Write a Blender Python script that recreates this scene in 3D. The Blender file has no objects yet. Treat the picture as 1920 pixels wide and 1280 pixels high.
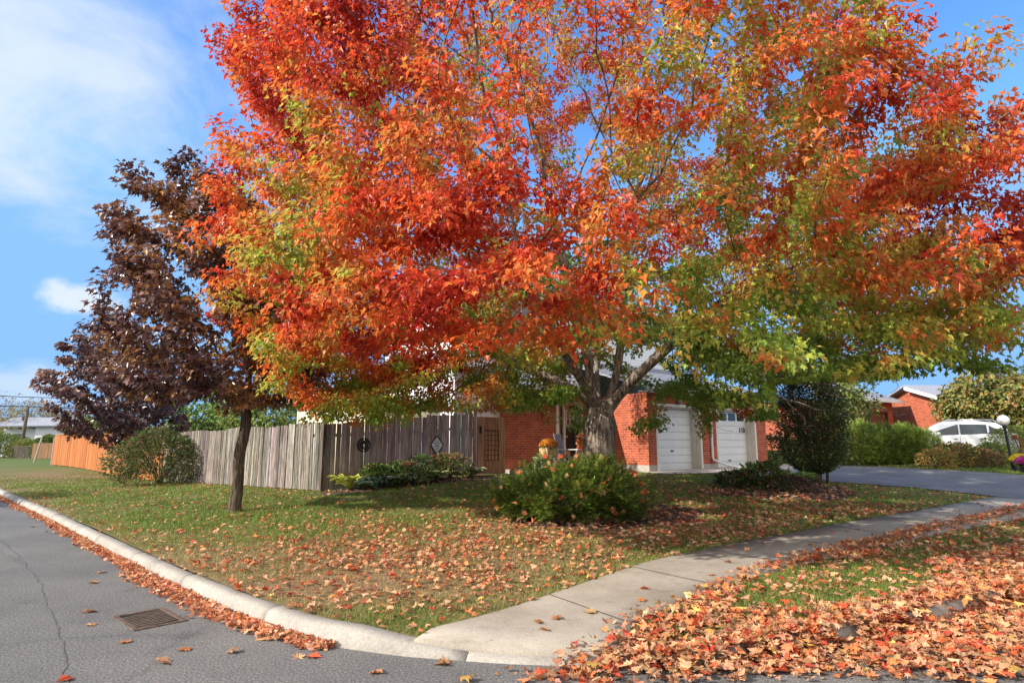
import bpy, math, random
import numpy as np
from mathutils import Vector, Matrix
from mathutils.geometry import delaunay_2d_cdt

R = math.radians
rng = np.random.default_rng(11)
random.seed(5)
scene = bpy.context.scene
COL = scene.collection

# ------------------------------------------------------------------ camera
FPX, PITCH, EYE = 1137.0, math.atan(195 / 1137.0), 1.55
cam_d = bpy.data.cameras.new('camera')
cam_d.sensor_width = 36
cam_d.lens = 36 * FPX / 1920
cam_d.clip_start, cam_d.clip_end = 0.05, 2000
cam = bpy.data.objects.new('camera', cam_d)
COL.objects.link(cam)
cam.location = (0, 0, EYE)
cam.rotation_euler = (R(90) + PITCH, 0, 0)
scene.camera = cam

# ------------------------------------------------------------------ sun, sky, exposure
SUN_EL = R(31)
S_AZ = Vector((-0.915, -0.40, 0)).normalized()
TO_SUN = Vector((S_AZ.x * math.cos(SUN_EL), S_AZ.y * math.cos(SUN_EL), math.sin(SUN_EL)))
sun_d = bpy.data.lights.new('sun', 'SUN')
sun_d.energy = 5.0
sun_d.angle = R(0.5)
sun_d.color = (1.0, 0.93, 0.82)
sun = bpy.data.objects.new('sun', sun_d)
COL.objects.link(sun)
sun.rotation_euler = TO_SUN.to_track_quat('Z', 'Y').to_euler()

scene.view_settings.view_transform = 'Standard'
scene.view_settings.look = 'None'
scene.view_settings.gamma = 1
scene.view_settings.exposure = 0.52

world = bpy.data.worlds.new('World')
scene.world = world
world.use_nodes = True
WN, WL = world.node_tree.nodes, world.node_tree.links
WN.clear()


def wn(t, **kw):
    n = WN.new(t)
    for k, v in kw.items():
        setattr(n, k, v)
    return n


def wmath(op, a, b=None, c=None, clamp=False):
    n = wn('ShaderNodeMath', operation=op, use_clamp=clamp)
    for i, v in enumerate((a, b, c)):
        if v is None:
            continue
        if isinstance(v, (int, float)):
            n.inputs[i].default_value = v
        else:
            WL.new(v, n.inputs[i])
    return n.outputs[0]


sky = wn('ShaderNodeTexSky', sky_type='NISHITA')
sky.sun_disc = False
sky.sun_elevation = SUN_EL
sky.sun_rotation = math.atan2(S_AZ.x, S_AZ.y)
sky.air_density, sky.dust_density, sky.ozone_density = 1.0, 0.1, 3.0
hsv = wn('ShaderNodeHueSaturation')
hsv.inputs['Hue'].default_value = 0.504
hsv.inputs['Saturation'].default_value = 1.2
hsv.inputs['Value'].default_value = 1.5
WL.new(sky.outputs[0], hsv.inputs['Color'])
tc = wn('ShaderNodeTexCoord')
DIR = tc.outputs['Generated']


def blob(center, sx, sz):
    c = Vector(center).normalized()
    s = wn('ShaderNodeVectorMath', operation='SUBTRACT')
    WL.new(DIR, s.inputs[0])
    s.inputs[1].default_value = c
    m = wn('ShaderNodeVectorMath', operation='MULTIPLY')
    WL.new(s.outputs[0], m.inputs[0])
    m.inputs[1].default_value = (1 / sx, 1 / sx, 1 / sz)
    ln = wn('ShaderNodeVectorMath', operation='LENGTH')
    WL.new(m.outputs[0], ln.inputs[0])
    return ln.outputs['Value']


def skynoise(scale, detail, rough, sc=(1, 1, 1), dist=0.0):
    mp = wn('ShaderNodeMapping')
    mp.inputs['Scale'].default_value = sc
    mp.inputs['Rotation'].default_value = (0.0, 0.25, 0.3)
    WL.new(DIR, mp.inputs[0])
    n = wn('ShaderNodeTexNoise')
    n.inputs['Scale'].default_value = scale
    n.inputs['Detail'].default_value = detail
    n.inputs['Roughness'].default_value = rough
    n.inputs['Distortion'].default_value = dist
    WL.new(mp.outputs[0], n.inputs['Vector'])
    return n.outputs[0]


def sstep(v, a, b):
    n = wn('ShaderNodeMapRange', interpolation_type='SMOOTHSTEP')
    WL.new(v, n.inputs[0])
    n.inputs[1].default_value = a
    n.inputs[2].default_value = b
    return n.outputs[0]


nz1 = skynoise(3.2, 9, 0.6, (1, 1, 2.2), 0.5)
c1 = wmath('MULTIPLY', sstep(wmath('SUBTRACT', wmath('MULTIPLY', nz1, 1.7), blob((-0.70, 0.916, 0.60), 0.34, 0.235)), -0.05, 0.75), 0.78)
nz2 = skynoise(16, 6, 0.6, (1, 1, 1.3))
c2 = wmath('MULTIPLY', sstep(wmath('SUBTRACT', wmath('MULTIPLY', nz2, 2.2), blob((-0.705, 0.972, 0.238), 0.055, 0.022)), 0.0, 0.75), 0.8)
nz3 = skynoise(9, 6, 0.6, (1, 1, 2.5))
c3 = wmath('MULTIPLY', sstep(wmath('SUBTRACT', wmath('MULTIPLY', nz3, 2.0), blob((-0.86, 1.0, 0.105), 0.16, 0.04)), 0.1, 0.9), 0.5)
cm = wmath('MAXIMUM', wmath('MAXIMUM', c1, c2), c3)
mix = wn('ShaderNodeMix', data_type='RGBA')
WL.new(cm, mix.inputs['Factor'])
cap = wn('ShaderNodeVectorMath', operation='MINIMUM')
WL.new(hsv.outputs[0], cap.inputs[0])
cap.inputs[1].default_value = (1.35, 2.75, 5.0)
WL.new(cap.outputs[0], mix.inputs[6])
mix.inputs[7].default_value = (4.2, 4.5, 5.0, 1)
# broken bright cumulus added out of view behind the camera to lift the fill
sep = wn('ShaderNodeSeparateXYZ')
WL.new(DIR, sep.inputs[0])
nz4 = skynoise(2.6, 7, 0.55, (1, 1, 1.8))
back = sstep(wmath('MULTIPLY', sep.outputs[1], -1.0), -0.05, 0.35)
c4_fill = wmath('MULTIPLY', wmath('MULTIPLY', sstep(nz4, 0.33, 0.52), back), sstep(sep.outputs[2], 0.0, 0.08))
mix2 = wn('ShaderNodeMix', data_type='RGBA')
WL.new(c4_fill, mix2.inputs['Factor'])
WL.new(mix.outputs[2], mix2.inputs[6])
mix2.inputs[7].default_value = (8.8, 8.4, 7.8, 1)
bg = wn('ShaderNodeBackground')
bg.inputs['Strength'].default_value = 0.15
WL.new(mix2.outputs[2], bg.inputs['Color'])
out = wn('ShaderNodeOutputWorld')
WL.new(bg.outputs[0], out.inputs[0])

scene.render.engine = 'CYCLES'
scene.cycles.max_bounces = 6
scene.cycles.transparent_max_bounces = 4
scene.cycles.diffuse_bounces = 3
scene.cycles.glossy_bounces = 2
scene.cycles.transmission_bounces = 4


# ------------------------------------------------------------------ small numeric helpers
def ray(px, py):
    dx, dy = (px - 960) / FPX, (640 - py) / FPX
    c, s = math.cos(PITCH), math.sin(PITCH)
    return np.array((dx, c - dy * s, s + dy * c))


def gz(px, py, z=0.0):
    r = ray(px, py)
    t = (z - EYE) / r[2]
    return (r[0] * t, r[1] * t)


def gy(px, py, y):
    r = ray(px, py)
    t = y / r[1]
    return np.array((r[0] * t, y, EYE + r[2] * t))


def vnoise(P, scale, seed=0):
    P = np.asarray(P, float)
    if P.shape[1] == 2:
        P = np.c_[P, np.zeros(len(P))]
    Q = P / scale + 1000.0 + seed * 17.31
    I = np.floor(Q).astype(np.int64)
    f = Q - I
    f = f * f * (3 - 2 * f)

    def h(a, b, c):
        n = (a * 374761393 + b * 668265263 + c * 2147483647 + seed * 974711) & 0xffffffff
        n = ((n ^ (n >> 13)) * 1274126177) & 0xffffffff
        n = n ^ (n >> 16)
        return (n & 0xffff) / 65535.0
    r = 0
    for dx in (0, 1):
        wx = f[:, 0] if dx else 1 - f[:, 0]
        for dy in (0, 1):
            wy = f[:, 1] if dy else 1 - f[:, 1]
            for dz in (0, 1):
                wz = f[:, 2] if dz else 1 - f[:, 2]
                r = r + wx * wy * wz * h(I[:, 0] + dx, I[:, 1] + dy, I[:, 2] + dz)
    return r


def fbm(P, scale, seed=0):
    return (vnoise(P, scale, seed) + 0.5 * vnoise(P, scale / 2.1, seed + 1) + 0.25 * vnoise(P, scale / 4.3, seed + 2)) / 1.75


def unit(V):
    return V / np.maximum(np.linalg.norm(V, axis=-1, keepdims=True), 1e-9)


def inpoly(P, poly):
    x, y = P[:, 0], P[:, 1]
    r = np.zeros(len(P), bool)
    n = len(poly)
    for i in range(n):
        x1, y1 = poly[i][:2]
        x2, y2 = poly[(i + 1) % n][:2]
        c = ((y1 > y) != (y2 > y)) & (x < (x2 - x1) * (y - y1) / ((y2 - y1) if y2 != y1 else 1e-12) + x1)
        r ^= c
    return r


def polydist(P, line):
    d = np.full(len(P), 1e9)
    for (x1, y1), (x2, y2) in zip(line[:-1], line[1:]):
        ax, ay = x2 - x1, y2 - y1
        t = np.clip(((P[:, 0] - x1) * ax + (P[:, 1] - y1) * ay) / (ax * ax + ay * ay), 0, 1)
        d = np.minimum(d, np.hypot(P[:, 0] - x1 - t * ax, P[:, 1] - y1 - t * ay))
    return d


def smooth_line(pts, step):
    pts = [np.array(p, float) for p in pts]
    ex = [2 * pts[0] - pts[1]] + pts + [2 * pts[-1] - pts[-2]]
    o = []
    for i in range(1, len(ex) - 2):
        p0, p1, p2, p3 = ex[i - 1:i + 3]
        n = max(2, int(np.linalg.norm(p2 - p1) / step))
        for k in range(n):
            t = k / n
            o.append(0.5 * (2 * p1 + (p2 - p0) * t + (2 * p0 - 5 * p1 + 4 * p2 - p3) * t * t + (3 * p1 - p0 - 3 * p2 + p3) * t ** 3))
    o.append(pts[-1])
    return np.array(o)


# ------------------------------------------------------------------ terrain height
CTRL = np.array([
    (-72, 76, .13), (-40, 44, .13), (-18, 21.8, .13), (-8.64, 12.55, .13), (-4.75, 8.55, .13), (-2.9, 6.5, .13), (-1.8, 5.4, .12),
    (-.88, 4.9, .08), (.15, 4.9, .035), (1.2, 4.95, .06), (2.26, 5.1, .12), (4.12, 6.1, .13), (8, 8.4, .13), (20, 15.8, .13), (40, 28.2, .13),
    (-.05, 5.73, .11), (1.96, 8.04, .16), (4.48, 9.81, .22), (7.51, 11.92, .3), (11.05, 14.37, .4), (20, 19.8, .5),
    (-4.67, 15.3, .43), (-10.3, 20.3, .33), (-1.16, 17.8, .70), (-2.7, 16.2, .6), (-27, 35.5, .42), (-20, 28.5, .36), (-5.4, 12.2, .28), (-1.5, 10, .24),
    (4.17, 18.8, .74), (9.3, 22.4, .84), (-.3, 18.6, .72), (1.72, 12, .40), (1.0, 10.4, .3), (7.7, 15.4, .58), (5.2, 13.2, .5),
    (16.2, 20, .79), (12.2, 22, .9), (15.9, 22, .92), (18, 25, 1.0), (30, 30, 1.05), (45, 60, 1.0), (0, 60, .9), (-40, 60, .4),
    (-70, 100, .4), (0, 150, .9), (100, 150, 1.0), (-15, 27, .3)])


def _phi(r2):
    return 0.5 * r2 * np.log(np.maximum(r2, 1e-12))


_n = len(CTRL)
_A = np.zeros((_n + 3, _n + 3))
_d2 = ((CTRL[:, None, :2] - CTRL[None, :, :2]) ** 2).sum(-1)
_A[:_n, :_n] = _phi(_d2) + np.eye(_n) * 0.6
_A[:_n, _n] = 1
_A[:_n, _n + 1:] = CTRL[:, :2]
_A[_n:, :_n] = _A[:_n, _n:].T
_W = np.linalg.solve(_A, np.r_[CTRL[:, 2], 0, 0, 0])


def ground(XY):
    XY = np.atleast_2d(np.asarray(XY, float))[:, :2]
    o = np.empty(len(XY))
    for s in range(0, len(XY), 20000):
        q = XY[s:s + 20000]
        d2 = ((q[:, None] - CTRL[None, :, :2]) ** 2).sum(-1)
        o[s:s + 20000] = _phi(d2) @ _W[:_n] + _W[_n] + q @ _W[_n + 1:]
    return np.clip(o, -0.02, 1.6)


def gr(x, y):
    return float(ground([(x, y)])[0])


def onground(px, py):
    z = 0.3
    for _ in range(25):
        x, y = gz(px, py, z)
        z = 0.5 * z + 0.5 * gr(x, y)
    return (x, y, z)


# ------------------------------------------------------------------ object helpers
def link(o, parent=None):
    COL.objects.link(o)
    if parent is not None:
        o.parent = parent
    return o


def tag(o, label=None, cat=None, group=None, kind=None):
    if label: o['label'] = label
    if cat: o['category'] = cat
    if group: o['group'] = group
    if kind: o['kind'] = kind
    return o


def thing(name, label, cat, loc=(0, 0, 0), rz=0.0, group=None):
    o = bpy.data.objects.new(name, None)
    o.empty_display_size = 0.2
    COL.objects.link(o)
    o.location = loc
    o.rotation_euler = (0, 0, rz)
    return tag(o, label, cat, group)


def np_mesh(name, V, loops, sizes, mat, parent=None, colors=None, smooth=False):
    V = np.asarray(V, np.float32)
    loops = np.asarray(loops, np.int32).ravel()
    sizes = np.asarray(sizes, np.int32).ravel()
    me = bpy.data.meshes.new(name)
    me.vertices.add(len(V))
    me.vertices.foreach_set('co', V.ravel())
    me.loops.add(len(loops))
    me.loops.foreach_set('vertex_index', loops)
    me.polygons.add(len(sizes))
    st = np.zeros(len(sizes), np.int32)
    st[1:] = np.cumsum(sizes)[:-1]
    me.polygons.foreach_set('loop_start', st)
    me.polygons.foreach_set('loop_total', sizes)
    me.polygons.foreach_set('use_smooth', np.full(len(sizes), smooth, bool))
    if colors is not None:
        a = me.color_attributes.new('Col', 'FLOAT_COLOR', 'POINT')
        c = np.ones((len(V), 4), np.float32)
        c[:, :3] = np.asarray(colors)
        a.data.foreach_set('color', c.ravel())
    me.update(calc_edges=True)
    me.validate()
    me.materials.append(mat)
    return link(bpy.data.objects.new(name, me), parent)


class MB:
    """collects boxes, prisms, tubes and lathes; build() links them as ONE mesh object"""
    def __init__(s):
        s.V, s.F, s.C, s.c = [], [], [], (1, 1, 1)

    def add(s, vs, fs):
        b = len(s.V)
        s.V += [tuple(v) for v in vs]
        s.C += [s.c] * len(vs)
        s.F += [tuple(b + i for i in f) for f in fs]
        return s

    def box(s, x0, x1, y0, y1, z0, z1, M=None):
        v = [(x, y, z) for z in (z0, z1) for x, y in ((x0, y0), (x1, y0), (x1, y1), (x0, y1))]
        if M is not None: v = [M @ Vector(p) for p in v]
        return s.add(v, [(3, 2, 1, 0), (4, 5, 6, 7), (0, 1, 5, 4), (1, 2, 6, 5), (2, 3, 7, 6), (3, 0, 4, 7)])

    def prism(s, poly, a0, a1, axis='z', M=None):
        n = len(poly)
        def m(p, a):
            q = {'z': (p[0], p[1], a), 'y': (p[0], a, p[1]), 'x': (a, p[0], p[1])}[axis]
            return M @ Vector(q) if M is not None else q
        v = [m(p, a0) for p in poly] + [m(p, a1) for p in poly]
        return s.add(v, [tuple(range(n))[::-1], tuple(range(n, 2 * n))] + [(i, (i + 1) % n, n + (i + 1) % n, n + i) for i in range(n)])

    def tube(s, pts, r, n=8, cap=True):
        pts = [Vector(p) for p in pts]
        rs = r if isinstance(r, (list, tuple)) else [r] * len(pts)
        v, f = [], []
        ref = None
        for i, p in enumerate(pts):
            t = (pts[min(i + 1, len(pts) - 1)] - pts[max(i - 1, 0)]).normalized()
            if ref is None: ref = Vector((1, 0, 0)) if abs(t.x) < .9 else Vector((0, 1, 0))
            a = t.cross(ref).normalized(); b = t.cross(a); ref = -b if False else ref
            v += [p + (a * math.cos(k * 2 * math.pi / n) + b * math.sin(k * 2 * math.pi / n)) * rs[i] for k in range(n)]
        for i in range(len(pts) - 1):
            f += [(i * n + k, i * n + (k + 1) % n, (i + 1) * n + (k + 1) % n, (i + 1) * n + k) for k in range(n)]
        if cap:
            f += [tuple(range(n))[::-1], tuple(range((len(pts) - 1) * n, len(pts) * n))]
        return s.add(v, f)

    def lathe(s, prof, c=(0, 0, 0), n=20):
        v, f = [], []
        for r, z in prof:
            v += [(c[0] + r * math.cos(k * 2 * math.pi / n), c[1] + r * math.sin(k * 2 * math.pi / n), c[2] + z) for k in range(n)]
        for i in range(len(prof) - 1):
            f += [(i * n + k, i * n + (k + 1) % n, (i + 1) * n + (k + 1) % n, (i + 1) * n + k) for k in range(n)]
        f += [tuple(range(n))[::-1], tuple(range((len(prof) - 1) * n, len(prof) * n))]
        return s.add(v, f)

    def build(s, name, mat, parent=None, smooth=False, bevel=0.0, col=False):
        o = np_mesh(name, s.V, [i for f in s.F for i in f], [len(f) for f in s.F], mat, parent, s.C if col else None, smooth)
        if bevel:
            b = o.modifiers.new('bevel', 'BEVEL')
            b.width = bevel; b.segments = 2; b.limit_method = 'ANGLE'
        return o


# ------------------------------------------------------------------ materials
def new_mat(name):
    m = bpy.data.materials.new(name)
    m.use_nodes = True
    nt = m.node_tree
    b = nt.nodes['Principled BSDF']
    return m, nt.nodes, nt.links, b


def nmix(N, L, a, b, f, blend='MIX'):
    n = N.new('ShaderNodeMix'); n.data_type = 'RGBA'; n.blend_type = blend
    for i, v in ((0, f), (6, a), (7, b)):
        if isinstance(v, (int, float)): n.inputs[i].default_value = v
        elif isinstance(v, tuple): n.inputs[i].default_value = (*v[:3], 1)
        else: L.new(v, n.inputs[i])
    return n.outputs[2]


def noise_node(N, L, scale, detail=5, rough=.55, sc=(1, 1, 1), coord='Object', dist=0):
    t = N.new('ShaderNodeTexCoord'); mp = N.new('ShaderNodeMapping'); mp.inputs['Scale'].default_value = sc
    L.new(t.outputs[coord], mp.inputs[0])
    n = N.new('ShaderNodeTexNoise'); n.inputs['Scale'].default_value = scale; n.inputs['Detail'].default_value = detail
    n.inputs['Roughness'].default_value = rough; n.inputs['Distortion'].default_value = dist
    L.new(mp.outputs[0], n.inputs['Vector'])
    return n.outputs[0]


def ramp(N, L, v, stops):
    r = N.new('ShaderNodeValToRGB')
    el = r.color_ramp.elements
    while len(el) < len(stops): el.new(.5)
    for e, (p, c) in zip(el, stops):
        e.position = p; e.color = (*c, 1) if len(c) == 3 else c
    L.new(v, r.inputs[0])
    return r.outputs[0]


def bump(N, L, b, h, strength, dist=.01):
    n = N.new('ShaderNodeBump'); n.inputs['Strength'].default_value = strength; n.inputs['Distance'].default_value = dist
    L.new(h, n.inputs['Height']); L.new(n.outputs[0], b.inputs['Normal'])


def simple(name, col, rough=.6, var=.25, scale=6, metal=0, spec=.4, bmp=0.0):
    m, N, L, b = new_mat(name)
    nz = noise_node(N, L, scale, 6, .6)
    lo = tuple(c * (1 - var) for c in col); hi = tuple(min(1, c * (1 + var)) for c in col)
    L.new(ramp(N, L, nz, [(.3, lo), (.7, hi)]), b.inputs['Base Color'])
    b.inputs['Roughness'].default_value = rough; b.inputs['Metallic'].default_value = metal
    b.inputs['Specular IOR Level'].default_value = spec
    if bmp: bump(N, L, b, nz, bmp)
    return m


def leafmat(name, trans=.4, rough=.45, spec=.35, sat=1.0):
    m, N, L, b = new_mat(name)
    a = N.new('ShaderNodeAttribute'); a.attribute_name = 'Col'
    L.new(a.outputs['Color'], b.inputs['Base Color'])
    b.inputs['Roughness'].default_value = rough; b.inputs['Specular IOR Level'].default_value = spec
    t = N.new('ShaderNodeBsdfTranslucent'); L.new(a.outputs['Color'], t.inputs['Color'])
    mx = N.new('ShaderNodeMixShader'); mx.inputs[0].default_value = trans
    L.new(b.outputs[0], mx.inputs[1]); L.new(t.outputs[0], mx.inputs[2])
    L.new(mx.outputs[0], N['Material Output'].inputs[0])
    return m


def attrmat(name, rough=.85, nscale=30, amt=.35, sc=(1, 1, 1), bmp=.2, spec=.2):
    m, N, L, b = new_mat(name)
    a = N.new('ShaderNodeAttribute'); a.attribute_name = 'Col'
    nz = noise_node(N, L, nscale, 6, .65, sc)
    g = ramp(N, L, nz, [(.25, (1 - amt,) * 3), (.75, (1 + amt,) * 3)])
    L.new(nmix(N, L, a.outputs['Color'], g, 1.0, 'MULTIPLY'), b.inputs['Base Color'])
    b.inputs['Roughness'].default_value = rough; b.inputs['Specular IOR Level'].default_value = spec
    if bmp: bump(N, L, b, nz, bmp)
    return m


def brickmat(name, c1, c2, mortar, vert=False):
    m, N, L, b = new_mat(name)
    t = N.new('ShaderNodeTexCoord'); s = N.new('ShaderNodeSeparateXYZ'); L.new(t.outputs['Object'], s.inputs[0])
    ad = N.new('ShaderNodeMath'); ad.operation = 'ADD'; L.new(s.outputs[0], ad.inputs[0]); L.new(s.outputs[1], ad.inputs[1])
    c = N.new('ShaderNodeCombineXYZ')
    L.new(ad.outputs[0], c.inputs[1 if vert else 0]); L.new(s.outputs[2], c.inputs[0 if vert else 1])
    br = N.new('ShaderNodeTexBrick'); L.new(c.outputs[0], br.inputs['Vector'])
    br.inputs['Color1'].default_value = (*c1, 1); br.inputs['Color2'].default_value = (*c2, 1); br.inputs['Mortar'].default_value = (*mortar, 1)
    br.inputs['Scale'].default_value = 1; br.inputs['Brick Width'].default_value = .22; br.inputs['Row Height'].default_value = .075
    br.inputs['Mortar Size'].default_value = .006; br.inputs['Bias'].default_value = -.25
    nz = noise_node(N, L, 2.5, 5, .6)
    n2 = noise_node(N, L, 40, 4, .6)
    g = ramp(N, L, nz, [(.3, (.82, .8, .8)), (.7, (1.15, 1.15, 1.15))])
    g2 = ramp(N, L, n2, [(.3, (.85, .85, .85)), (.7, (1.15, 1.15, 1.15))])
    L.new(nmix(N, L, nmix(N, L, br.outputs[0], g, 1., 'MULTIPLY'), g2, 1., 'MULTIPLY'), b.inputs['Base Color'])
    b.inputs['Roughness'].default_value = .85; b.inputs['Specular IOR Level'].default_value = .2
    bn = N.new('ShaderNodeBump'); bn.invert = True; bn.inputs['Strength'].default_value = .5; bn.inputs['Distance'].default_value = .006
    L.new(br.outputs[1], bn.inputs['Height']); L.new(bn.outputs[0], b.inputs['Normal'])
    return m


def asphaltmat():
    m, N, L, b = new_mat('asphalt')
    fine = noise_node(N, L, 60, 4, .85)
    big = noise_node(N, L, .7, 5, .6)
    c1 = ramp(N, L, fine, [(.3, (.035, .034, .034)), (.5, (.125, .122, .118)), (.68, (.36, .35, .33))])
    c2 = ramp(N, L, big, [(.3, (.82, .82, .84)), (.68, (1.22, 1.2, 1.17))])
    c = nmix(N, L, c1, c2, 1., 'MULTIPLY')
    st = ramp(N, L, noise_node(N, L, 1.6, 6, .65, (1, 1, 1)), [(.56, (1, 1, 1)), (.72, (.72, .72, .73))])
    c = nmix(N, L, c, st, 1., 'MULTIPLY')
    v = N.new('ShaderNodeTexVoronoi'); v.feature = 'DISTANCE_TO_EDGE'; v.inputs['Scale'].default_value = .33
    t = N.new('ShaderNodeTexCoord'); mp = N.new('ShaderNodeMapping'); mp.inputs['Rotation'].default_value = (0, 0, .78)
    mp.inputs['Scale'].default_value = (1, .45, 1); mp.inputs['Location'].default_value = (.35, .2, 0)
    wob = N.new('ShaderNodeTexNoise'); wob.inputs['Scale'].default_value = 2.5; wob.inputs['Detail'].default_value = 6
    L.new(t.outputs['Object'], wob.inputs[0])
    vm = N.new('ShaderNodeVectorMath'); vm.operation = 'MULTIPLY_ADD'; L.new(wob.outputs['Color'], vm.inputs[0]); vm.inputs[1].default_value = (.3, .3, 0)
    L.new(t.outputs['Object'], vm.inputs[2]); L.new(vm.outputs[0], mp.inputs[0]); L.new(mp.outputs[0], v.inputs[0])
    cr = ramp(N, L, v.outputs['Distance'], [(.0, (.4, .4, .4)), (.0025, (.6, .6, .6)), (.007, (1, 1, 1))])
    L.new(nmix(N, L, c, cr, .3, 'MULTIPLY'), b.inputs['Base Color'])
    b.inputs['Roughness'].default_value = .85; b.inputs['Specular IOR Level'].default_value = .25
    bump(N, L, b, fine, .55, .006)
    return m


def concretemat(name, lo, hi, fscale=60):
    m, N, L, b = new_mat(name)
    a = noise_node(N, L, 1.3, 7, .65); f = noise_node(N, L, fscale, 4, .75); s = noise_node(N, L, 5, 7, .7)
    c = ramp(N, L, a, [(.3, lo), (.7, hi)])
    c = nmix(N, L, c, ramp(N, L, f, [(.3, (.76, .75, .74)), (.7, (1.2, 1.2, 1.2))]), 1., 'MULTIPLY')
    c = nmix(N, L, c, ramp(N, L, s, [(.55, (1, 1, 1)), (.75, (.62, .58, .52))]), .9, 'MULTIPLY')
    L.new(c, b.inputs['Base Color']); b.inputs['Roughness'].default_value = .9; b.inputs['Specular IOR Level'].default_value = .2
    bump(N, L, b, f, .4, .004)
    return m


def woodmat(name, dark, mid, light, nscale=9):
    """weathered boards: grain along z, one tone per board from the Col attribute"""
    m, N, L, b = new_mat(name)
    a = N.new('ShaderNodeAttribute'); a.attribute_name = 'Col'
    g = noise_node(N, L, nscale, 8, .7, (3.2, 3.2, .22), dist=.3)
    c = ramp(N, L, g, [(.32, dark), (.5, mid), (.68, light)])
    c = nmix(N, L, c, a.outputs['Color'], 1., 'MULTIPLY')
    L.new(c, b.inputs['Base Color']); b.inputs['Roughness'].default_value = .85; b.inputs['Specular IOR Level'].default_value = .2
    bump(N, L, b, g, .5, .006)
    return m


def barkmat(name, lo, hi, light):
    m, N, L, b = new_mat(name)
    g = noise_node(N, L, 7, 9, .72, (3.4, 3.4, .32), dist=.9)
    lich = noise_node(N, L, 3.2, 6, .6)
    c = ramp(N, L, g, [(.40, tuple(x * .6 for x in lo)), (.5, tuple(x * .7 for x in hi)), (.62, tuple(min(1, x * 1.5) for x in hi))])
    c = nmix(N, L, c, light, ramp(N, L, lich, [(.55, (0, 0, 0)), (.7, (.75, .75, .75))]))
    L.new(c, b.inputs['Base Color']); b.inputs['Roughness'].default_value = .9; b.inputs['Specular IOR Level'].default_value = .15
    bump(N, L, b, g, 1.0, .03)
    return m


def glassmat(name, col, rough=.05):
    m, N, L, b = new_mat(name)
    nz = noise_node(N, L, 3, 3)
    L.new(ramp(N, L, nz, [(.3, tuple(c * .7 for c in col)), (.7, tuple(c * 1.3 for c in col))]), b.inputs['Base Color'])
    b.inputs['Roughness'].default_value = rough; b.inputs['Specular IOR Level'].default_value = .8
    return m


M = {}
M['asphalt'] = asphaltmat()
M['drive'] = concretemat('driveway_asphalt', (.125, .123, .128), (.2, .197, .2), 90)
M['sidewalk'] = concretemat('sidewalk_concrete', (.26, .225, .18), (.40, .36, .305), 70)
M['apron'] = concretemat('apron_concrete', (.4, .34, .29), (.56, .49, .43), 50)
M['kerb'] = concretemat('kerb_concrete', (.25, .23, .20), (.42, .39, .345), 45)
M['lawn'] = attrmat('lawn_soil', .95, 22, .4, bmp=.5)
M['grass'] = leafmat('grass_blades', .3, .5, .3)
M['maple'] = leafmat('maple_leaves', .5, .42, .45)
M['purple'] = leafmat('purple_leaves', .25, .33, .8)
M['litter'] = leafmat('dry_leaves', .15, .6, .25)
M['leaf'] = leafmat('shrub_leaves', .3, .45, .35)
M['bark'] = barkmat('maple_bark', (.06, .043, .032), (.28, .225, .175), (.50, .45, .37))
M['bark2'] = barkmat('young_bark', (.05, .036, .028), (.13, .095, .07), (.2, .17, .14))
M['twig'] = simple('twig_bark', (.09, .06, .04), .9, .3, 12)
M['brick'] = brickmat('red_brick', (.46, .10, .042), (.25, .05, .028), (.46, .28, .2))
M['brickv'] = brickmat('soldier_brick', (.46, .11, .048), (.28, .055, .028), (.3, .14, .09), True)
M['found'] = concretemat('foundation_concrete', (.36, .33, .29), (.5, .46, .41), 40)
M['white'] = simple('white_paint', (.78, .78, .76), .5, .05, 4)
M['trim'] = simple('cream_trim', (.74, .68, .58), .5, .08, 4)
M['siding'] = simple('white_siding', (.8, .81, .82), .5, .04, 3)
M['black'] = simple('black_metal', (.02, .02, .022), .45, .2, 20)
M['dark'] = simple('dark_door', (.018, .022, .02), .4, .2, 3)
M['shade'] = simple('dim_interior', (.03, .03, .035), .8)
M['roof'] = simple('grey_shingles', (.28, .29, .33), .9, .35, 16, bmp=.4)
M['brown'] = simple('brown_paint', (.16, .06, .035), .55, .25, 5)
M['glass'] = glassmat('window_glass', (.02, .03, .035))
M['fence'] = woodmat('weathered_fence', (.048, .038, .032), (.165, .138, .117), (.45, .405, .36))
M['fence_shade'] = woodmat('shade_lifted_fence', (.15, .11, .09), (.36, .29, .25), (.58, .49, .44))  # copy of the weathered boards for the shaded run, paler to offset the shade
M['fence_or'] = woodmat('stained_fence', (.28, .095, .03), (.42, .15, .05), (.5, .2, .07), 5)
M['fence_br'] = woodmat('brown_fence', (.13, .07, .035), (.19, .105, .055), (.25, .15, .08), 5)
M['gate'] = woodmat('gate_wood', (.2, .09, .045), (.33, .17, .09), (.45, .26, .15), 6)
M['car'] = simple('white_car_paint', (.82, .83, .84), .18, .02, 2, spec=.6)
M['chrome'] = simple('silver_trim', (.6, .6, .62), .25, .05, 4, metal=.9)
M['tyre'] = simple('tyre_rubber', (.02, .02, .02), .8)
M['red'] = simple('red_lens', (.35, .02, .02), .2)
M['wicker'] = simple('wicker', (.5, .34, .16), .8, .3, 40, bmp=.4)
M['rust'] = simple('rusty_iron', (.13, .09, .065), .75, .5, 14, metal=.3, bmp=.2)
M['cream'] = simple('cream_wall', (.72, .64, .48), .7, .06, 3)
M['whitehouse'] = simple('pale_wall', (.6, .63, .68), .7, .08, 3)
M['pole'] = simple('grey_pole_wood', (.12, .095, .08), .9, .3, 8)
M['globe'] = simple('globe_glass', (.78, .77, .74), .25, .05, 3)
M['terracotta'] = simple('dark_pot', (.05, .045, .05), .5, .2, 5)
M['diam'] = simple('stained_glass', (.5, .55, .55), .2, .3, 9, spec=.6)
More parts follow.
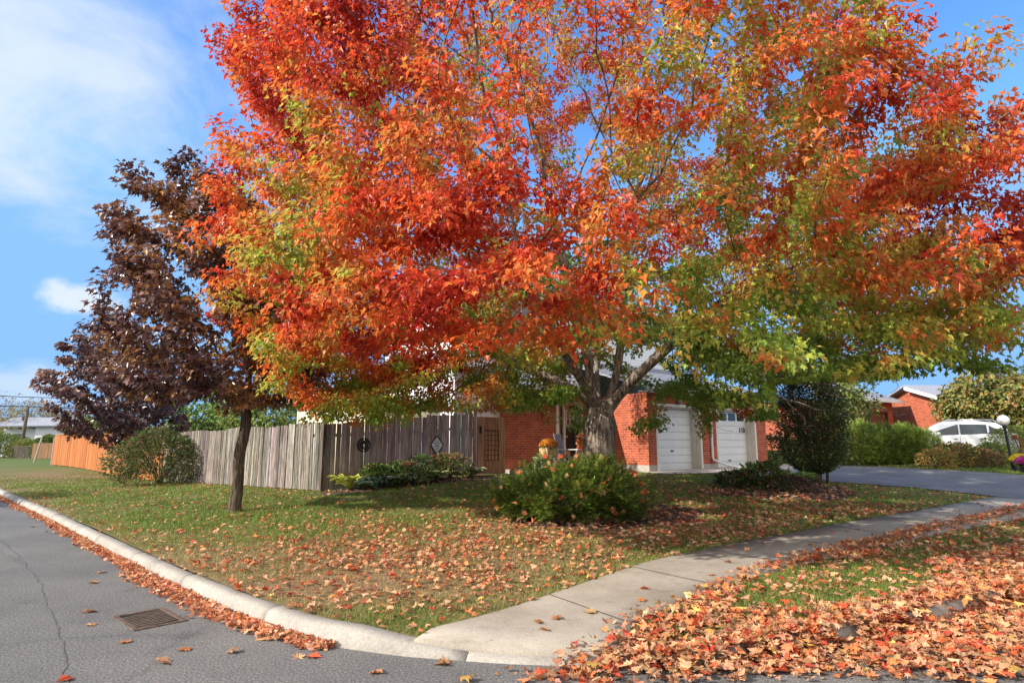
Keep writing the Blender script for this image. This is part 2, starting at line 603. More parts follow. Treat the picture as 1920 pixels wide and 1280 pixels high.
M['mulch'] = simple('garden_soil', (.07, .045, .032), .95, .5, 30, bmp=.6)


# ================================================================== SETTING: road, kerb, lawn, pavement, driveway
BOUND = smooth_line([(-72, 76.2), (-40, 43.9), (-15.89, 19.36), (-10.25, 13.7), (-5.54, 8.9), (-3.26, 6.63), (-1.83, 5.35), (-1.06, 4.95), (-.5, 4.79),
                     (.15, 4.68), (.8, 4.65), (1.5, 4.74), (2.35, 5.0), (3.3, 5.45), (4.25, 6.0), (8, 8.32), (16, 13.2), (40, 28.0)], .14)
_t = np.gradient(BOUND, axis=0); _t = unit(_t)
BNORM = np.c_[-_t[:, 1], _t[:, 0]]            # points into the corner block
def inset(d): return BOUND + BNORM * d
def kerbh(P):                                  # dropped kerb where the pavement meets the road
    return .035 + .095 * np.clip((np.hypot(P[:, 0] - .35, (P[:, 1] - 4.7)) - .75) / .9, 0, 1)

SW_UP = smooth_line([(-.93, 4.98), (-.05, 5.73), (.98, 6.89), (1.96, 7.96), (4.48, 9.81), (7.51, 11.85), (11.05, 14.2), (20, 19.8), (32, 27.3)], .3)
SW_LO = smooth_line([(.35, 4.9), (1.0, 5.35), (1.75, 6.05), (2.75, 7.0), (5.55, 9.0), (9.37, 11.47), (14, 14.4), (20.8, 18.6), (32.8, 26.1)], .3)
_e = inset(.10); _e = _e[(_e[:, 0] > -.86) & (_e[:, 0] < .85) & (_e[:, 1] < 6)]
SW_UP = SW_UP[1:]
SW_LO = SW_LO[2:]
SW_POLY = np.r_[SW_UP, SW_LO[::-1], _e[::-1]]


def drape(name, poly, spacing, off, mat, colf=None, thick=0.0, label=None, extra=None):
    poly = np.asarray(poly, float)
    lo, hi = poly.min(0), poly.max(0)
    if extra is None:
        gx, gy_ = np.meshgrid(np.arange(lo[0], hi[0], spacing), np.arange(lo[1], hi[1], spacing))
        pts = np.c_[gx.ravel(), gy_.ravel()] + rng.uniform(-.15, .15, (gx.size, 2)) * spacing
    else:
        pts = extra
    pts = pts[inpoly(pts, poly)]
    pts = pts[polydist(pts, np.r_[poly, poly[:1]]) > spacing * .3]
    allp = np.r_[poly, pts]
    res = delaunay_2d_cdt([Vector(p) for p in allp], [], [list(range(len(poly)))], 1, 1e-5)
    P = np.array([tuple(v) for v in res[0]])
    F = [tuple(f) for f in res[2]]
    a = np.array(F)
    area = ((P[a[:, 1], 0] - P[a[:, 0], 0]) * (P[a[:, 2], 1] - P[a[:, 0], 1]) - (P[a[:, 2], 0] - P[a[:, 0], 0]) * (P[a[:, 1], 1] - P[a[:, 0], 1])).sum()
    if area < 0: a = a[:, ::-1]
    V = np.c_[P, ground(P) + off]
    o = np_mesh(name, V, a, np.full(len(a), 3), mat, None, colf(P) if colf else None, True)
    return tag(o, kind='structure')


# road: one sheet reaching the horizon
mb = MB(); mb.box(-600, 600, -300, 900, -.4, 0)
tag(mb.build('road', M['asphalt']), kind='structure')

mb = MB()
sp_ = smooth_line([gz(a, b, 0) for a, b in ((-60, 985), (0, 1012), (45, 1055), (75, 1095), (95, 1150), (118, 1215), (122, 1290))], .06)
sn = unit(np.gradient(sp_, axis=0)); sn = np.c_[-sn[:, 1], sn[:, 0]]
wo = .05 * (vnoise(sp_, .18, 61) - .5) + .03 * (vnoise(sp_, .07, 62) - .5); ww = .002 + .008 * vnoise(sp_, .25, 63) ** 2
pa, pb = sp_ + sn * (wo - ww)[:, None], sp_ + sn * (wo + ww)[:, None]
mb.add([(*p, .004) for q_ in zip(pa, pb) for p in q_], [(2 * i, 2 * i + 1, 2 * i + 3, 2 * i + 2)[::-1] for i in range(len(sp_) - 1)])
tag(mb.build('road_seam', simple('tar_seam', (.105, .104, .102), .8, .4, 30)), kind='structure')

# kerb: one swept profile with joints
mb = MB()
prof = [(0, -.05), (0.0, 0.0), (.035, .66), (.055, .88), (.08, .98), (.11, 1.0), (.185, 1.0), (.2, .9), (.2, -.05)]
seglen, run, cur = 2.0, 0.0, [0]
segs = []
arc = np.r_[0, np.cumsum(np.linalg.norm(np.diff(BOUND, axis=0), axis=1))]
k0 = 0
for i in range(1, len(BOUND)):
    if arc[i] - arc[k0] > seglen or i == len(BOUND) - 1:
        segs.append((k0, i)); k0 = i
for a, b in segs:
    P = BOUND[a:b + 1].copy(); Nn = BNORM[a:b + 1]
    t0 = unit((P[1] - P[0])[None])[0]; t1 = unit((P[-1] - P[-2])[None])[0]
    P[0] += t0 * .006; P[-1] -= t1 * .006
    H = kerbh(P) + .012 * (vnoise(P, .5, 6) - .5); wv = np.repeat(.016 * (vnoise(P, .35, 7) - .5)[:, None], len(prof), 1)
    vs, fs = [], []
    dz = rng.normal(0, .003)
    for j in range(len(P)):
        for q, (ox, oz) in enumerate(prof):
            z = oz * H[j] + dz if oz > 0 else oz
            vs.append((P[j, 0] + Nn[j, 0] * (ox + wv[j, q]), P[j, 1] + Nn[j, 1] * (ox + wv[j, q]), z))
    n = len(prof)
    for j in range(len(P) - 1):
        fs += [(j * n + q, j * n + q + 1, (j + 1) * n + q + 1, (j + 1) * n + q)[::-1] for q in range(n - 1)]
    fs += [tuple(range(n)), tuple(range((len(P) - 1) * n, len(P) * n))[::-1]]
    mb.add(vs, fs)
tag(mb.build('kerb', M['kerb'], smooth=True), kind='structure')

# driveway and apron outlines (on the terrain)
HA = R(34.9)
HU = np.array((math.cos(HA), math.sin(HA))); HV = np.array((-math.sin(HA), math.cos(HA)))
HG = np.array((4.17, 18.8)); HZ = .74
def hw(x, y): return HG + HU * x + HV * y      # house-local metres to the world
APRON = [hw(-.25, .05), hw(-.35, -.95), hw(1.5, -1.35), hw(3.6, -1.6), hw(6.6, -1.9), hw(6.9, .05)]
dl = [onground(p, q)[:2] for p, q in ((1450, 902), (1560, 904), (1700, 914), (1800, 924), (1862, 931))]
DRIVE = np.array([hw(1.2, -1.25)] + dl + [(12.2, 13.2), (13.0, 13.6), (15, 14.9), (17.6, 16.6), (16.6, 17.6), (14.5, 18.9), (12.4, 20.4), hw(7.6, -1.0), hw(6.6, -1.75)])


def thatch(P):
    """0 green .. 1 bare straw-coloured turf"""
    d1 = np.exp(-(((P[:, 0] + 1.6) / 2.6) ** 2 + ((P[:, 1] - 7.2) / 1.9) ** 2))
    d2 = np.exp(-(((P[:, 0] - .6) / 2.6) ** 2 + ((P[:, 1] - 10.0) / 1.5) ** 2)) * .8
    d3 = np.exp(-polydist(P, BOUND[::6]) / .5) * .75 * (P[:, 0] < 0)
    d4 = np.exp(-(((P[:, 0] + 20) / 6) ** 2 + ((P[:, 1] - 27) / 3) ** 2)) * .7
    n = fbm(P, .9, 3) - .5
    n2 = fbm(P, 3.3, 8) - .5
    return np.clip(.95 * np.maximum.reduce([d1, d2, d3, d4]) + 1.1 * n + .6 * n2 + .06, 0, 1)


GREEN, STRAW, SOIL = np.array((.115, .165, .032)), np.array((.25, .17, .085)), np.array((.13, .085, .05))
def lawncol(P):
    t = thatch(P)[:, None]
    return (GREEN * .75) * (1 - t) + (STRAW * .6 + SOIL * .4) * t


ins = inset(.19)
far = np.array([(60, 45), (160, 90), (200, 320), (-60, 320), (-200, 200)])
lp = np.r_[ins[::1], far]
gx, gy_ = np.meshgrid(np.arange(-22, 24, .4), np.arange(4.6, 30, .4))
e1 = np.c_[gx.ravel(), gy_.ravel()]
gx, gy_ = np.meshgrid(np.arange(-80, 90, 4.), np.arange(6, 160, 4.))
e2 = np.c_[gx.ravel(), gy_.ravel()]
e2 = e2[~((e2[:, 0] > -23) & (e2[:, 0] < 25) & (e2[:, 1] < 31))]
LAWN = drape('lawn', lp, .4, 0.0, M['lawn'], lawncol, extra=np.r_[e1, e2] + .013)
_sw = drape('sidewalk', SW_POLY, .5, .018, M['sidewalk'])
_so = _sw.modifiers.new('slab', 'SOLIDIFY'); _so.thickness = .08; _so.offset = -1
drape('driveway', DRIVE, .6, .022, M['drive'])
tag(drape('apron', APRON, .6, .03, M['apron']), kind='structure')

# pavement joints: thin grooves
mb = MB()
for k in (4, 9, 14, 19, 24, 29, 34, 39, 44):
    a = SW_UP[min(k, len(SW_UP) - 1)]
    b = SW_LO[np.argmin(np.hypot(*(SW_LO - a).T))]
    d = unit((b - a)[None])[0]; nn = np.array((-d[1], d[0])) * .006
    q = [a + d * .02 - nn, a + d * .02 + nn]
    m_ = 8
    ring = []
    for j in range(m_ + 1):
        p = a + (b - a) * (.01 + .98 * j / m_)
        for s in (-1, 1):
            w = p + nn * s
            ring.append((w[0], w[1], gr(w[0], w[1]) + .0235))
    mb.add(ring, [(2 * j, 2 * j + 2, 2 * j + 3, 2 * j + 1) for j in range(m_)])
tag(mb.build('sidewalk_joints', M['mulch']), kind='structure')

# mulch beds by the fence and round the maple
def bed(name, cx, cy, rx, ry, rot=0.0):
    a = np.linspace(0, 2 * math.pi, 40, endpoint=False)
    rr = 1 + .1 * np.sin(3 * a + cx) + .06 * np.sin(7 * a)
    p = np.c_[np.cos(a) * rx * rr, np.sin(a) * ry * rr]
    c, s = math.cos(rot), math.sin(rot)
    p = np.c_[p[:, 0] * c - p[:, 1] * s + cx, p[:, 0] * s + p[:, 1] * c + cy]
    drape(name, p, .3, .012, M['mulch'])
    return p
BEDS = [bed('garden_bed', -2.55, 16.05, 2.45, .75, .61), bed('garden_bed', 1.5, 11.3, 1.75, 1.5, 0), bed('garden_bed', 6.2, 14.0, 2.0, 1.0, .45)]

# storm drain grate in the road
t = thing('storm_drain_grate', 'rusty iron drain grate with slanted bars in the asphalt by the kerb', 'drain grate', (-3.29, 5.85, 0), R(-43))
t.scale = (.86, .86, 1)
mb = MB(); mb.box(-.37, .37, -.25, -.2, -.02, .012); mb.box(-.37, .37, .2, .25, -.02, .012); mb.box(-.37, -.32, -.199, .199, -.02, .011); mb.box(.32, .37, -.199, .199, -.02, .011)
mb.build('frame', M['rust'], t, bevel=.004)
mb = MB(); mb.box(-.319, .319, -.199, .199, -.03, .0025); mb.build('pit_shade_plate', simple('painted_pit_shade', (.004, .004, .004), .9, .1), t)  # flat black plate under the bars, the shade of a pit painted on
mb = MB()
for i in range(9):
    x = -.25 + i * .0625
    Mx = Matrix.Translation((x, 0, 0)) @ Matrix.Rotation(R(11), 4, 'Z')
    mb.box(-.016, .016, -.19, .19, -.02, .0065, Mx)
mb.build('bars', M['rust'], t)


# ================================================================== THE BRICK HOUSE (local x along the front, y into the house)
house = thing('brick_house', 'red brick house with white siding and two white garage doors behind the big maple', 'house', (HG[0], HG[1], HZ), HA)
EAVE = 2.44
W6 = 6.2
D1, D2 = (.36, 2.56), (3.32, 5.6)
DT = 2.12
mb = MB()
for x0, x1 in ((0, D1[0]), (D1[1], D2[0]), (D2[1], W6)):
    mb.box(x0, x1, 0, .22, .22, DT)
mb.box(0, W6, 0, .22, DT + .24, EAVE)
mb.box(0, .22, .221, 2.5, .22, EAVE)
mb.box(W6 - .22, W6, .221, 6.5, .22, EAVE)
mb.build('garage_wall', M['brick'], house)
mb = MB(); mb.box(0.002, W6 - .002, -.004, .2, DT, DT + .239); mb.build('lintel', M['brickv'], house)
for x0, x1 in ((0, D1[0]), (D1[1], D2[0]), (D2[1], W6)):
    mb = MB(); mb.box(x0 + .01, x1 - .01, .01, .2, -.4, .218)
    if x0 == 0: mb.box(.01, .2, .2, 2.5, -.4, .218)
    mb.build('foundation', M['found'], house)
PX0 = -3.64
mb = MB()
mb.box(PX0, -1.62, 2.5, 2.7, .1, 2.62); mb.box(-.46, -.002, 2.5, 2.7, .1, 2.62); mb.box(-1.62, -.46, 2.5, 2.7, 2.25, 2.62)
mb.box(PX0, PX0 + .2, 2.701, 4.4, -.2, 2.62)
mb.build('porch_wall', M['brick'], house)
# dark panel behind the doors, its colour standing in for the unlit garage
mb = MB(); mb.box(.25, W6 - .25, .62, .7, -.1, EAVE - .02); mb.build('interior', M['shade'], house)
# garage doors
def garage_door(x0, x1, windows):
    mb = MB()
    f = .09
    mb.box(x0, x0 + f, -.012, .16, 0, DT - .001); mb.box(x1 - f, x1, -.012, .16, 0, DT - .001); mb.box(x0 + f, x1 - f, -.012, .16, DT - f, DT - .001)
    # deep returns beside the door leaf
    mb.box(x0 + f, x0 + f + .02, .161, .42, 0, DT - .002); mb.box(x1 - f - .02, x1 - f, .161, .42, 0, DT - .002); mb.box(x0 + f + .021, x1 - f - .021, .161, .42, DT - f - .04, DT - f - .001)
    fr = mb.build('garage_door_frame', M['trim'], house, bevel=.006)
    mb = MB()
    a, b, top = x0 + f + .022, x1 - f - .022, DT - f - .042
    n = 8
    hh = top / n
    for i in range(n):
        z0, z1 = i * hh, (i + 1) * hh - .007
        if windows and i == n - 1:
            z0 -= .0
        mb.box(a, b, .36, .41, z0, z1)
        mb.box(a + .03, b - .03, .352, .3605, z0 + .035, z1 - .03)
    d = mb.build('garage_door', M['white'], house, bevel=.004)
    if windows:
        w = (b - a - .3) / 4
        mb = MB(); fm = MB()
        for k in range(4):
            xx = a + .06 + k * (w + .06)
            mb.box(xx + .03, xx + w - .03, .339, .3505, top - hh * 1.25, top - .05)
        mb.build('window_panes', M['glass'], d)
    mb = MB(); mb.box((a + b) / 2 - .06, (a + b) / 2 + .06, .325, .351, .62 if not windows else .28, .66 if not windows else .32)
    mb.build('handle', M['black'], d)
    return d, a, b
garage_door(*D1, False)
gd2, a2, b2 = garage_door(*D2, True)
# house number on the right garage door
cu = bpy.data.curves.new('number_curve', 'FONT'); cu.body = '160'; cu.size = .25; cu.extrude = .006; cu.align_x = 'CENTER'; cu.offset = .006
to = bpy.data.objects.new('number_curve', cu); COL.objects.link(to)
dg = bpy.context.evaluated_depsgraph_get()
me = bpy.data.meshes.new_from_object(to.evaluated_get(dg))
bpy.data.objects.remove(to)
no = link(bpy.data.objects.new('house_number', me), house)
me.materials.clear(); me.materials.append(M['black'])
no.location = (b2 - .24, .344, 1.27); no.rotation_euler = (R(90), 0, 0)
no['label'] = 'black house number 160 on the right garage door'
# downspout
mb = MB(); mb.tube([(3.0, -.05, EAVE - .05), (3.0, -.05, .42), (3.0, -.09, .34), (3.28, -.42, .17), (3.75, -.95, .06)], .042, 8)
mb.build('downspout', M['white'], house, smooth=True)
# roofs
def slab(pts, th):
    v = [Vector(p) for p in pts]; nrm = (v[1] - v[0]).cross(v[3] - v[0]).normalized()
    return [tuple(p) for p in v] + [tuple(p - nrm * th) for p in v]
SL = [(3, 2, 1, 0)[::-1], (4, 5, 6, 7)[::-1], (0, 1, 5, 4)[::-1], (1, 2, 6, 5)[::-1], (2, 3, 7, 6)[::-1], (3, 0, 4, 7)[::-1]]
def shingle_roof(name, x0, x1, y0, y1, z0, z1, parent, rows=14):
    mb = MB()
    for i in range(rows):
        a, b = i / rows, (i + 1) / rows
        ya, yb = y0 + (y1 - y0) * a, y0 + (y1 - y0) * b
        za, zb = z0 + (z1 - z0) * a, z0 + (z1 - z0) * b
        mb.add(slab([(x0, ya - .02, za + .018), (x1, ya - .02, za + .018), (x1, yb, zb + .004), (x0, yb, zb + .004)], .05), SL)
    return mb.build(name, M['roof'], parent)
shingle_roof('garage_roof', -.35, W6 + .35, -.35, 4.4, EAVE + .1, 4.0, house)
shingle_roof('porch_roof', PX0 - .3, -.36, 1.75, 4.4, 2.62, 4.0, house, 9)
shingle_roof('side_roof', -5.5, PX0 - .31, 2.45, 3.9, 3.12, 3.7, house, 5)
mb = MB()
mb.box(-.35, W6 + .35, -.38, -.352, EAVE - .03, EAVE + .11); mb.box(-.35, W6 + .35, -.35, -.001, EAVE + .0, EAVE + .03)
mb.box(PX0 - .3, -.36, 1.72, 1.748, 2.5, 2.64); mb.box(PX0 - .3, -.36, 1.75, 2.49, 2.53, 2.56)
mb.build('eaves', M['trim'], house)
mb = MB(); mb.tube([(-.36, -.44, EAVE + .06), (W6 + .36, -.44, EAVE + .06)], .055, 8); mb.build('gutter', M['white'], house, smooth=True)
# upper storey siding and left siding wall: lapped boards
def siding(name, x0, x1, y, z0, z1, step=.115):
    mb = MB()
    z = z0
    while z < z1 - .01:
        mb.prism([(y - .022, z), (y + .06, z), (y + .06, z + step), (y - .004, z + step)], x0, x1, 'x')
        z += step
    return mb.build(name, M['siding'], house)
siding('upper_siding', -3.6, W6 + .2, 4.46, 3.95, 6.3)
siding('side_siding', -5.25, PX0 - .002, 2.78, -.3, 3.1)
mb = MB(); mb.box(PX0 - .1, PX0 - .004, 2.70, 2.75, -.2, 3.9); mb.build('corner_board', M['white'], house)
shingle_roof('upper_roof', -4.0, W6 + .6, 3.9, 8.5, 6.3, 8.0, house, 14)
mb = MB(); mb.box(-4.0, W6 + .6, 3.87, 3.898, 6.16, 6.32); mb.box(-3.55, W6 + .15, 4.55, 12, -.3, 6.25); mb.box(-5.2, -3.66, 2.86, 3.7, -.3, 3.1); mb.build('back_walls', M['siding'], house)
# upper windows
for xa in (-2.2, 1.2, 4.0):
    mb = MB(); mb.box(xa - .06, xa + 1.26, 4.40, 4.45, 4.85, 4.93); mb.box(xa - .06, xa + 1.26, 4.40, 4.45, 5.9, 5.98); mb.box(xa - .06, xa, 4.40, 4.45, 4.931, 5.899); mb.box(xa + 1.2, xa + 1.26, 4.40, 4.45, 4.931, 5.899); mb.box(xa + .58, xa + .62, 4.40, 4.45, 4.931, 5.899)
    w = mb.build('window', M['white'], house)
    mb = MB(); mb.box(xa, xa + 1.2, 4.422, 4.43, 4.93, 5.9); mb.build('pane', M['glass'], w)
# front door
mb = MB(); mb.box(-1.62, -1.5, 2.44, 2.62, .12, 2.249); mb.box(-.58, -.46, 2.44, 2.62, .12, 2.249); mb.box(-1.499, -.581, 2.44, 2.62, 2.13, 2.249)
mb.box(-1.3, -1.22, 2.46, 2.6, .12, 2.129)
mb.build('door_frame', M['trim'], house, bevel=.006)
mb = MB(); mb.box(-1.219, -.581, 2.53, 2.58, .12, 2.129); mb.box(-1.12, -.68, 2.522, 2.5305, .3, 1.2); dr = mb.build('front_door', M['dark'], house)
mb = MB(); mb.box(-1.499, -1.301, 2.53, 2.56, .12, 2.129); mb.build('sidelight', M['glass'], house)
mb = MB(); mb.box(-1.16, -.64, 2.512, 2.528, 1.42, 1.47); mb.box(-1.16, -.64, 2.512, 2.528, 1.93, 1.98); mb.box(-1.16, -.64, 2.513, 2.528, 1.685, 1.71)
for xx in (-1.16, -1.0, -.835, -.68): mb.box(xx, xx + .035, 2.511, 2.528, 1.471, 1.929)
mb.build('window_grid', M['white'], dr)
mb = MB(); mb.box(-1.16, -.64, 2.519, 2.527, 1.47, 1.93); mb.build('door_glass', M['glass'], dr)
mb = MB(); mb.tube([(-1.16, 2.5, 1.1), (-1.16, 2.47, 1.1)], .03, 10); mb.build('door_knob', M['chrome'], dr)
# porch slab
mb = MB(); mb.box(PX0, -.01, .9, 2.49, -.3, .1); mb.build('porch_floor', M['found'], house, bevel=.01)
# wall lanterns
def lantern(x, y, z):
    mb = MB(); mb.box(x - .05, x + .05, y - .03, y, z - .02, z + .14); mb.tube([(x, y - .03, z + .14), (x, y - .12, z + .17), (x, y - .12, z + .1)], .012, 6)
    mb.lathe([(.10, .06), (.07, .1), (.02, .13)], (x, y - .12, z), 6); mb.lathe([(.06, -.17), (.07, -.14)], (x, y - .12, z), 6)
    for k in range(6):
        a = k * math.pi / 3; c, s = math.cos(a), math.sin(a)
        mb.tube([(x + .085 * c, y - .12 + .085 * s, z + .06), (x + .062 * c, y - .12 + .062 * s, z - .14)], .007, 4)
    o = mb.build('wall_lantern', M['black'], house)
    mb = MB(); mb.lathe([(.055, -.138), (.076, .058)], (x, y - .12, z), 6); mb.build('lantern_glass', M['globe'], o)
lantern(1.42, -.005, DT + .16)
lantern(-2.05, 2.495, 1.85)


# ================================================================== porch things
def hp(x, y, z=0.0):
    w = hw(x, y); return (w[0], w[1], HZ + z)
M['mumo'] = leafmat('orange_petals', .25, .6, .2)
M['slate'] = simple('slate_chair', (.2, .22, .27), .6, .15)
st = thing('porch_stool', 'low white stool on the porch carrying the mum basket', 'stool', hp(-3.0, 1.3, .1), HA)
mb = MB(); mb.box(-.28, .28, -.2, .2, .34, .38); mb.build('stool_top', M['white'], st, bevel=.008)
for sx in (-1, 1):
    for sy in (-1, 1):
        mb = MB(); mb.box(sx * .23 - .03, sx * .23 + .03, sy * .15 - .03, sy * .15 + .03, 0, .339); mb.build('leg', M['white'], st)


# ------------------------------------------------------------------ foliage tools
MAPLE_T = np.array([(0, 0), (.30, -.06), (.22, .18), (.54, .42), (.24, .50), (0, 1), (-.24, .50), (-.54, .42), (-.22, .18), (-.30, -.06)], float)
MAPLE_F = [[0, 1, 2, 3, 4, 5], [5, 6, 7, 8, 9, 0]]
MAPLE_H = np.array([(0, 0), (.10, -.10), (.40, -.10), (.24, .06), (.34, .16), (.60, .36), (.40, .38), (.44, .56), (.20, .52), (.20, .78), (.08, .76), (0, 1.02)], float)
MAPLE_HT = np.r_[MAPLE_H, MAPLE_H[1:-1][::-1] * (-1, 1)]
MAPLE_HF = [list(range(0, 12)), [11] + list(range(12, 22)) + [0]]
OVAL_T = np.array([(0, 0), (.22, .28), (.24, .62), (0, 1), (-.24, .62), (-.22, .28)], float)
OVAL_F = [[0, 1, 2, 3], [3, 4, 5, 0]]
NEEDLE_T = np.array([(-.06, 0), (.06, 0), (.05, .7), (0, 1), (-.05, .7)], float)
NEEDLE_F = [[0, 1, 2, 3, 4]]


def leaf_verts(P, D, Nn, size, T, fold=.25, droop=.25, curl=None):
    D = unit(D); S = unit(np.cross(D, Nn)); Nn = np.cross(S, D)
    n, k = len(P), len(T)
    fold = np.broadcast_to(np.asarray(fold, float), (n,)); droop = np.broadcast_to(np.asarray(droop, float), (n,))
    x = T[None, :, 0]; y = T[None, :, 1]
    z = fold[:, None] * np.abs(x) - droop[:, None] * y * y
    if curl is not None:
        z = z + curl
    s = np.broadcast_to(np.asarray(size, float), (n,))[:, None, None]
    return P[:, None] + s * (x[..., None] * S[:, None] + y[..., None] * D[:, None] + z[..., None] * Nn[:, None])


def leaf_mesh(name, P, D, Nn, size, colors, mat, parent=None, T=MAPLE_T, F=MAPLE_F, fold=.25, droop=.25, curl=None, tipcol=None):
    V = leaf_verts(P, D, Nn, size, T, fold, droop, curl)
    n, k = V.shape[:2]
    per = np.concatenate([np.array(f) for f in F])
    loops = (np.arange(n)[:, None] * k + per[None]).ravel()
    sizes = np.tile([len(f) for f in F], n)
    C = np.repeat(colors[:, None], k, 1)
    if tipcol is not None:
        w = np.clip(T[:, 1], 0, 1)[None, :, None] ** 1.5
        C = C * (1 - w) + tipcol[:, None] * w
    return np_mesh(name, V.reshape(-1, 3), loops, sizes, mat, parent, C.reshape(-1, 3))


def rdir(n):
    return unit(rng.normal(size=(n, 3)))


def pick(cols, n, w=None, var=.18):
    cols = np.array(cols, float)
    i = rng.choice(len(cols), n, p=None if w is None else np.array(w) / np.sum(w))
    return np.clip(cols[i] * (1 + rng.normal(0, var, (n, 1))) * (1 + rng.normal(0, .06, (n, 3))), .004, .95)


def tubes(name, chains, mat, parent, sides=7, bumpy=0.0):
    """chains: list of (points, radii); all in one mesh"""
    V, Lp, Sz = [], [], []
    base = 0
    for pts, rs in chains:
        pts = np.asarray(pts, float); n = len(pts)
        if n < 2: continue
        rs = np.asarray(rs, float)
        k = 26 if rs[0] > .2 else (12 if rs[0] > .06 else (sides if rs[0] > .015 else 4))
        T = unit(np.gradient(pts, axis=0))
        ref = np.array((0.3, 1, .1)) if abs(T[0, 0]) > .8 else np.array((1, .2, .1))
        A = unit(np.cross(T, ref)); B = np.cross(T, A)
        a = np.arange(k) * 2 * math.pi / k
        rr = np.repeat(rs[:, None], k, 1)
        if bumpy and rs[0] > .04:
            q = np.stack([np.cos(a)[None] * 1.0 + 0 * rr, np.sin(a)[None] + 0 * rr, np.arange(n)[:, None] * .09 + 0 * rr], -1).reshape(-1, 3)
            rr = rr * (1 + bumpy * (fbm(q, .33, 5) - .5).reshape(n, k) * 2)
        ring = pts[:, None] + rr[..., None] * (np.cos(a)[None, :, None] * A[:, None] + np.sin(a)[None, :, None] * B[:, None])
        V.append(ring.reshape(-1, 3))
        i = np.arange(n - 1)[:, None] * k + base; j = np.arange(k)[None]; j2 = (j + 1) % k
        q = np.stack([i + j, i + k + j, i + k + j2, i + j2][::-1], -1).reshape(-1)
        Lp.append(q); Sz.append(np.full((n - 1) * k, 4))
        Lp.append(np.arange(k) + base + (n - 1) * k); Sz.append(np.array([k]))
        base += n * k
    return np_mesh(name, np.concatenate(V), np.concatenate(Lp), np.concatenate(Sz), mat, parent, None, True)


def grow(init, parents, attr, step, kill, infl, iters=160, trop=(0, 0, .05), jit=.12):
    """space colonization: returns nodes and parents"""
    cap = 30000
    nodes = np.zeros((cap, 3)); par = np.full(cap, -1)
    n = len(init); nodes[:n] = init; par[:n] = parents
    attr = attr.copy(); m = len(attr)
    best = np.full(m, 1e9); bi = np.zeros(m, int)
    alive = np.ones(m, bool); new0 = 0
    nch = np.zeros(cap, int)
    for it in range(iters):
        newp = nodes[new0:n]
        al = np.where(alive)[0]
        if len(al) == 0 or len(newp) == 0: break
        for s in range(0, len(newp), 400):
            d = np.linalg.norm(attr[al][:, None] - newp[None, s:s + 400], axis=-1)
            j = d.argmin(1); dm = d[np.arange(len(al)), j]
            u = dm < best[al]
            best[al[u]] = dm[u]; bi[al[u]] = j[u] + new0 + s
        alive &= best > kill
        al = np.where(alive & (best < infl))[0]
        if len(al) == 0: break
        acc = np.zeros((n, 3)); cnt = np.zeros(n)
        np.add.at(acc, bi[al], unit(attr[al] - nodes[bi[al]])); np.add.at(cnt, bi[al], 1)
        src = np.where((cnt > 0) & (nch[:n] < 3))[0]
        if len(src) == 0: break
        dirs = unit(acc[src] / cnt[src][:, None] + np.array(trop) + rng.normal(0, jit, (len(src), 3)))
        pos = nodes[src] + dirs * step
        new0 = n
        if n + len(src) >= cap: break
        nodes[n:n + len(src)] = pos; par[n:n + len(src)] = src; nch[src] += 1
        n += len(src)
    return nodes[:n], par[:n]


def tree_chains(nodes, par, tip=.006, expo=2.25, rmax=None, keep=0):
    n = len(nodes)
    kids = [[] for _ in range(n)]
    for i in range(n):
        if par[i] >= 0: kids[par[i]].append(i)
    # smooth
    P = nodes.copy()
    for _ in range(2):
        Q = P.copy()
        for i in range(keep, n):
            if par[i] >= 0 and kids[i]:
                Q[i] = .5 * P[i] + .25 * P[par[i]] + .25 * P[kids[i]].mean(0)
        P = Q
    acc = np.zeros(n)
    r = np.zeros(n)
    for i in range(n - 1, -1, -1):
        pass
    order = []
    st = [i for i in range(n) if par[i] < 0]
    while st:
        i = st.pop(); order.append(i); st += kids[i]
    for i in order[::-1]:
        r[i] = (acc[i] if acc[i] > 0 else tip ** expo) ** (1 / expo)
        if par[i] >= 0: acc[par[i]] += r[i] ** expo + (.02 * tip) ** expo
    if rmax:
        f = rmax / r[order[0]]
        r = np.where(r > .02, r * (1 + (f - 1) * np.clip((r - .02) / max(r.max() - .02, 1e-6), 0, 1)), r)
    chains = []
    st = [(i, None) for i in range(n) if par[i] < 0]
    while st:
        i, p = st.pop()
        pts, rs = ([P[p]], [r[i]]) if p is not None else ([], [])
        while True:
            pts.append(P[i]); rs.append(r[i])
            if not kids[i]: break
            ks = sorted(kids[i], key=lambda k: -r[k])
            st += [(k, i) for k in ks[1:]]
            i = ks[0]
        rs = np.array(rs)
        if len(rs) > 3:
            rs[1:-1] = (rs[:-2] + rs[1:-1] * 2 + rs[2:]) / 4
        chains.append((np.array(pts), rs))
    return P, r, chains, kids


# ================================================================== THE BIG MAPLE
TB = np.array((1.72, 12.0)); TZ = gr(*TB)
def crown_radius(z):
    zz = np.array([1.6, 2.4, 3.4, 4.6, 7.5, 9.6, 11.2, 12.6, 13.8])
    rr = np.array([5.6, 6.4, 6.9, 7.2, 7.45, 7.6, 6.6, 4.4, 1.0])
    return np.interp(z, zz, rr)
na = 9000
q = np.c_[rng.uniform(-8.2, 8.2, (na * 4, 2)), 1.75 + 11.85 * rng.random(na * 4) ** 1.15]
rad = np.hypot(q[:, 0], q[:, 1]); ang = np.arctan2(q[:, 1], q[:, 0])
nn_ = fbm(np.c_[np.cos(ang) * 3, np.sin(ang) * 3, q[:, 2] * .6], 1.4, 21)
Rz = crown_radius(q[:, 2]) * (.84 + .32 * nn_)
_rw = np.clip((q[:, 0] - .14 * q[:, 1]) / np.maximum(rad, .1), 0, 1) ** .6
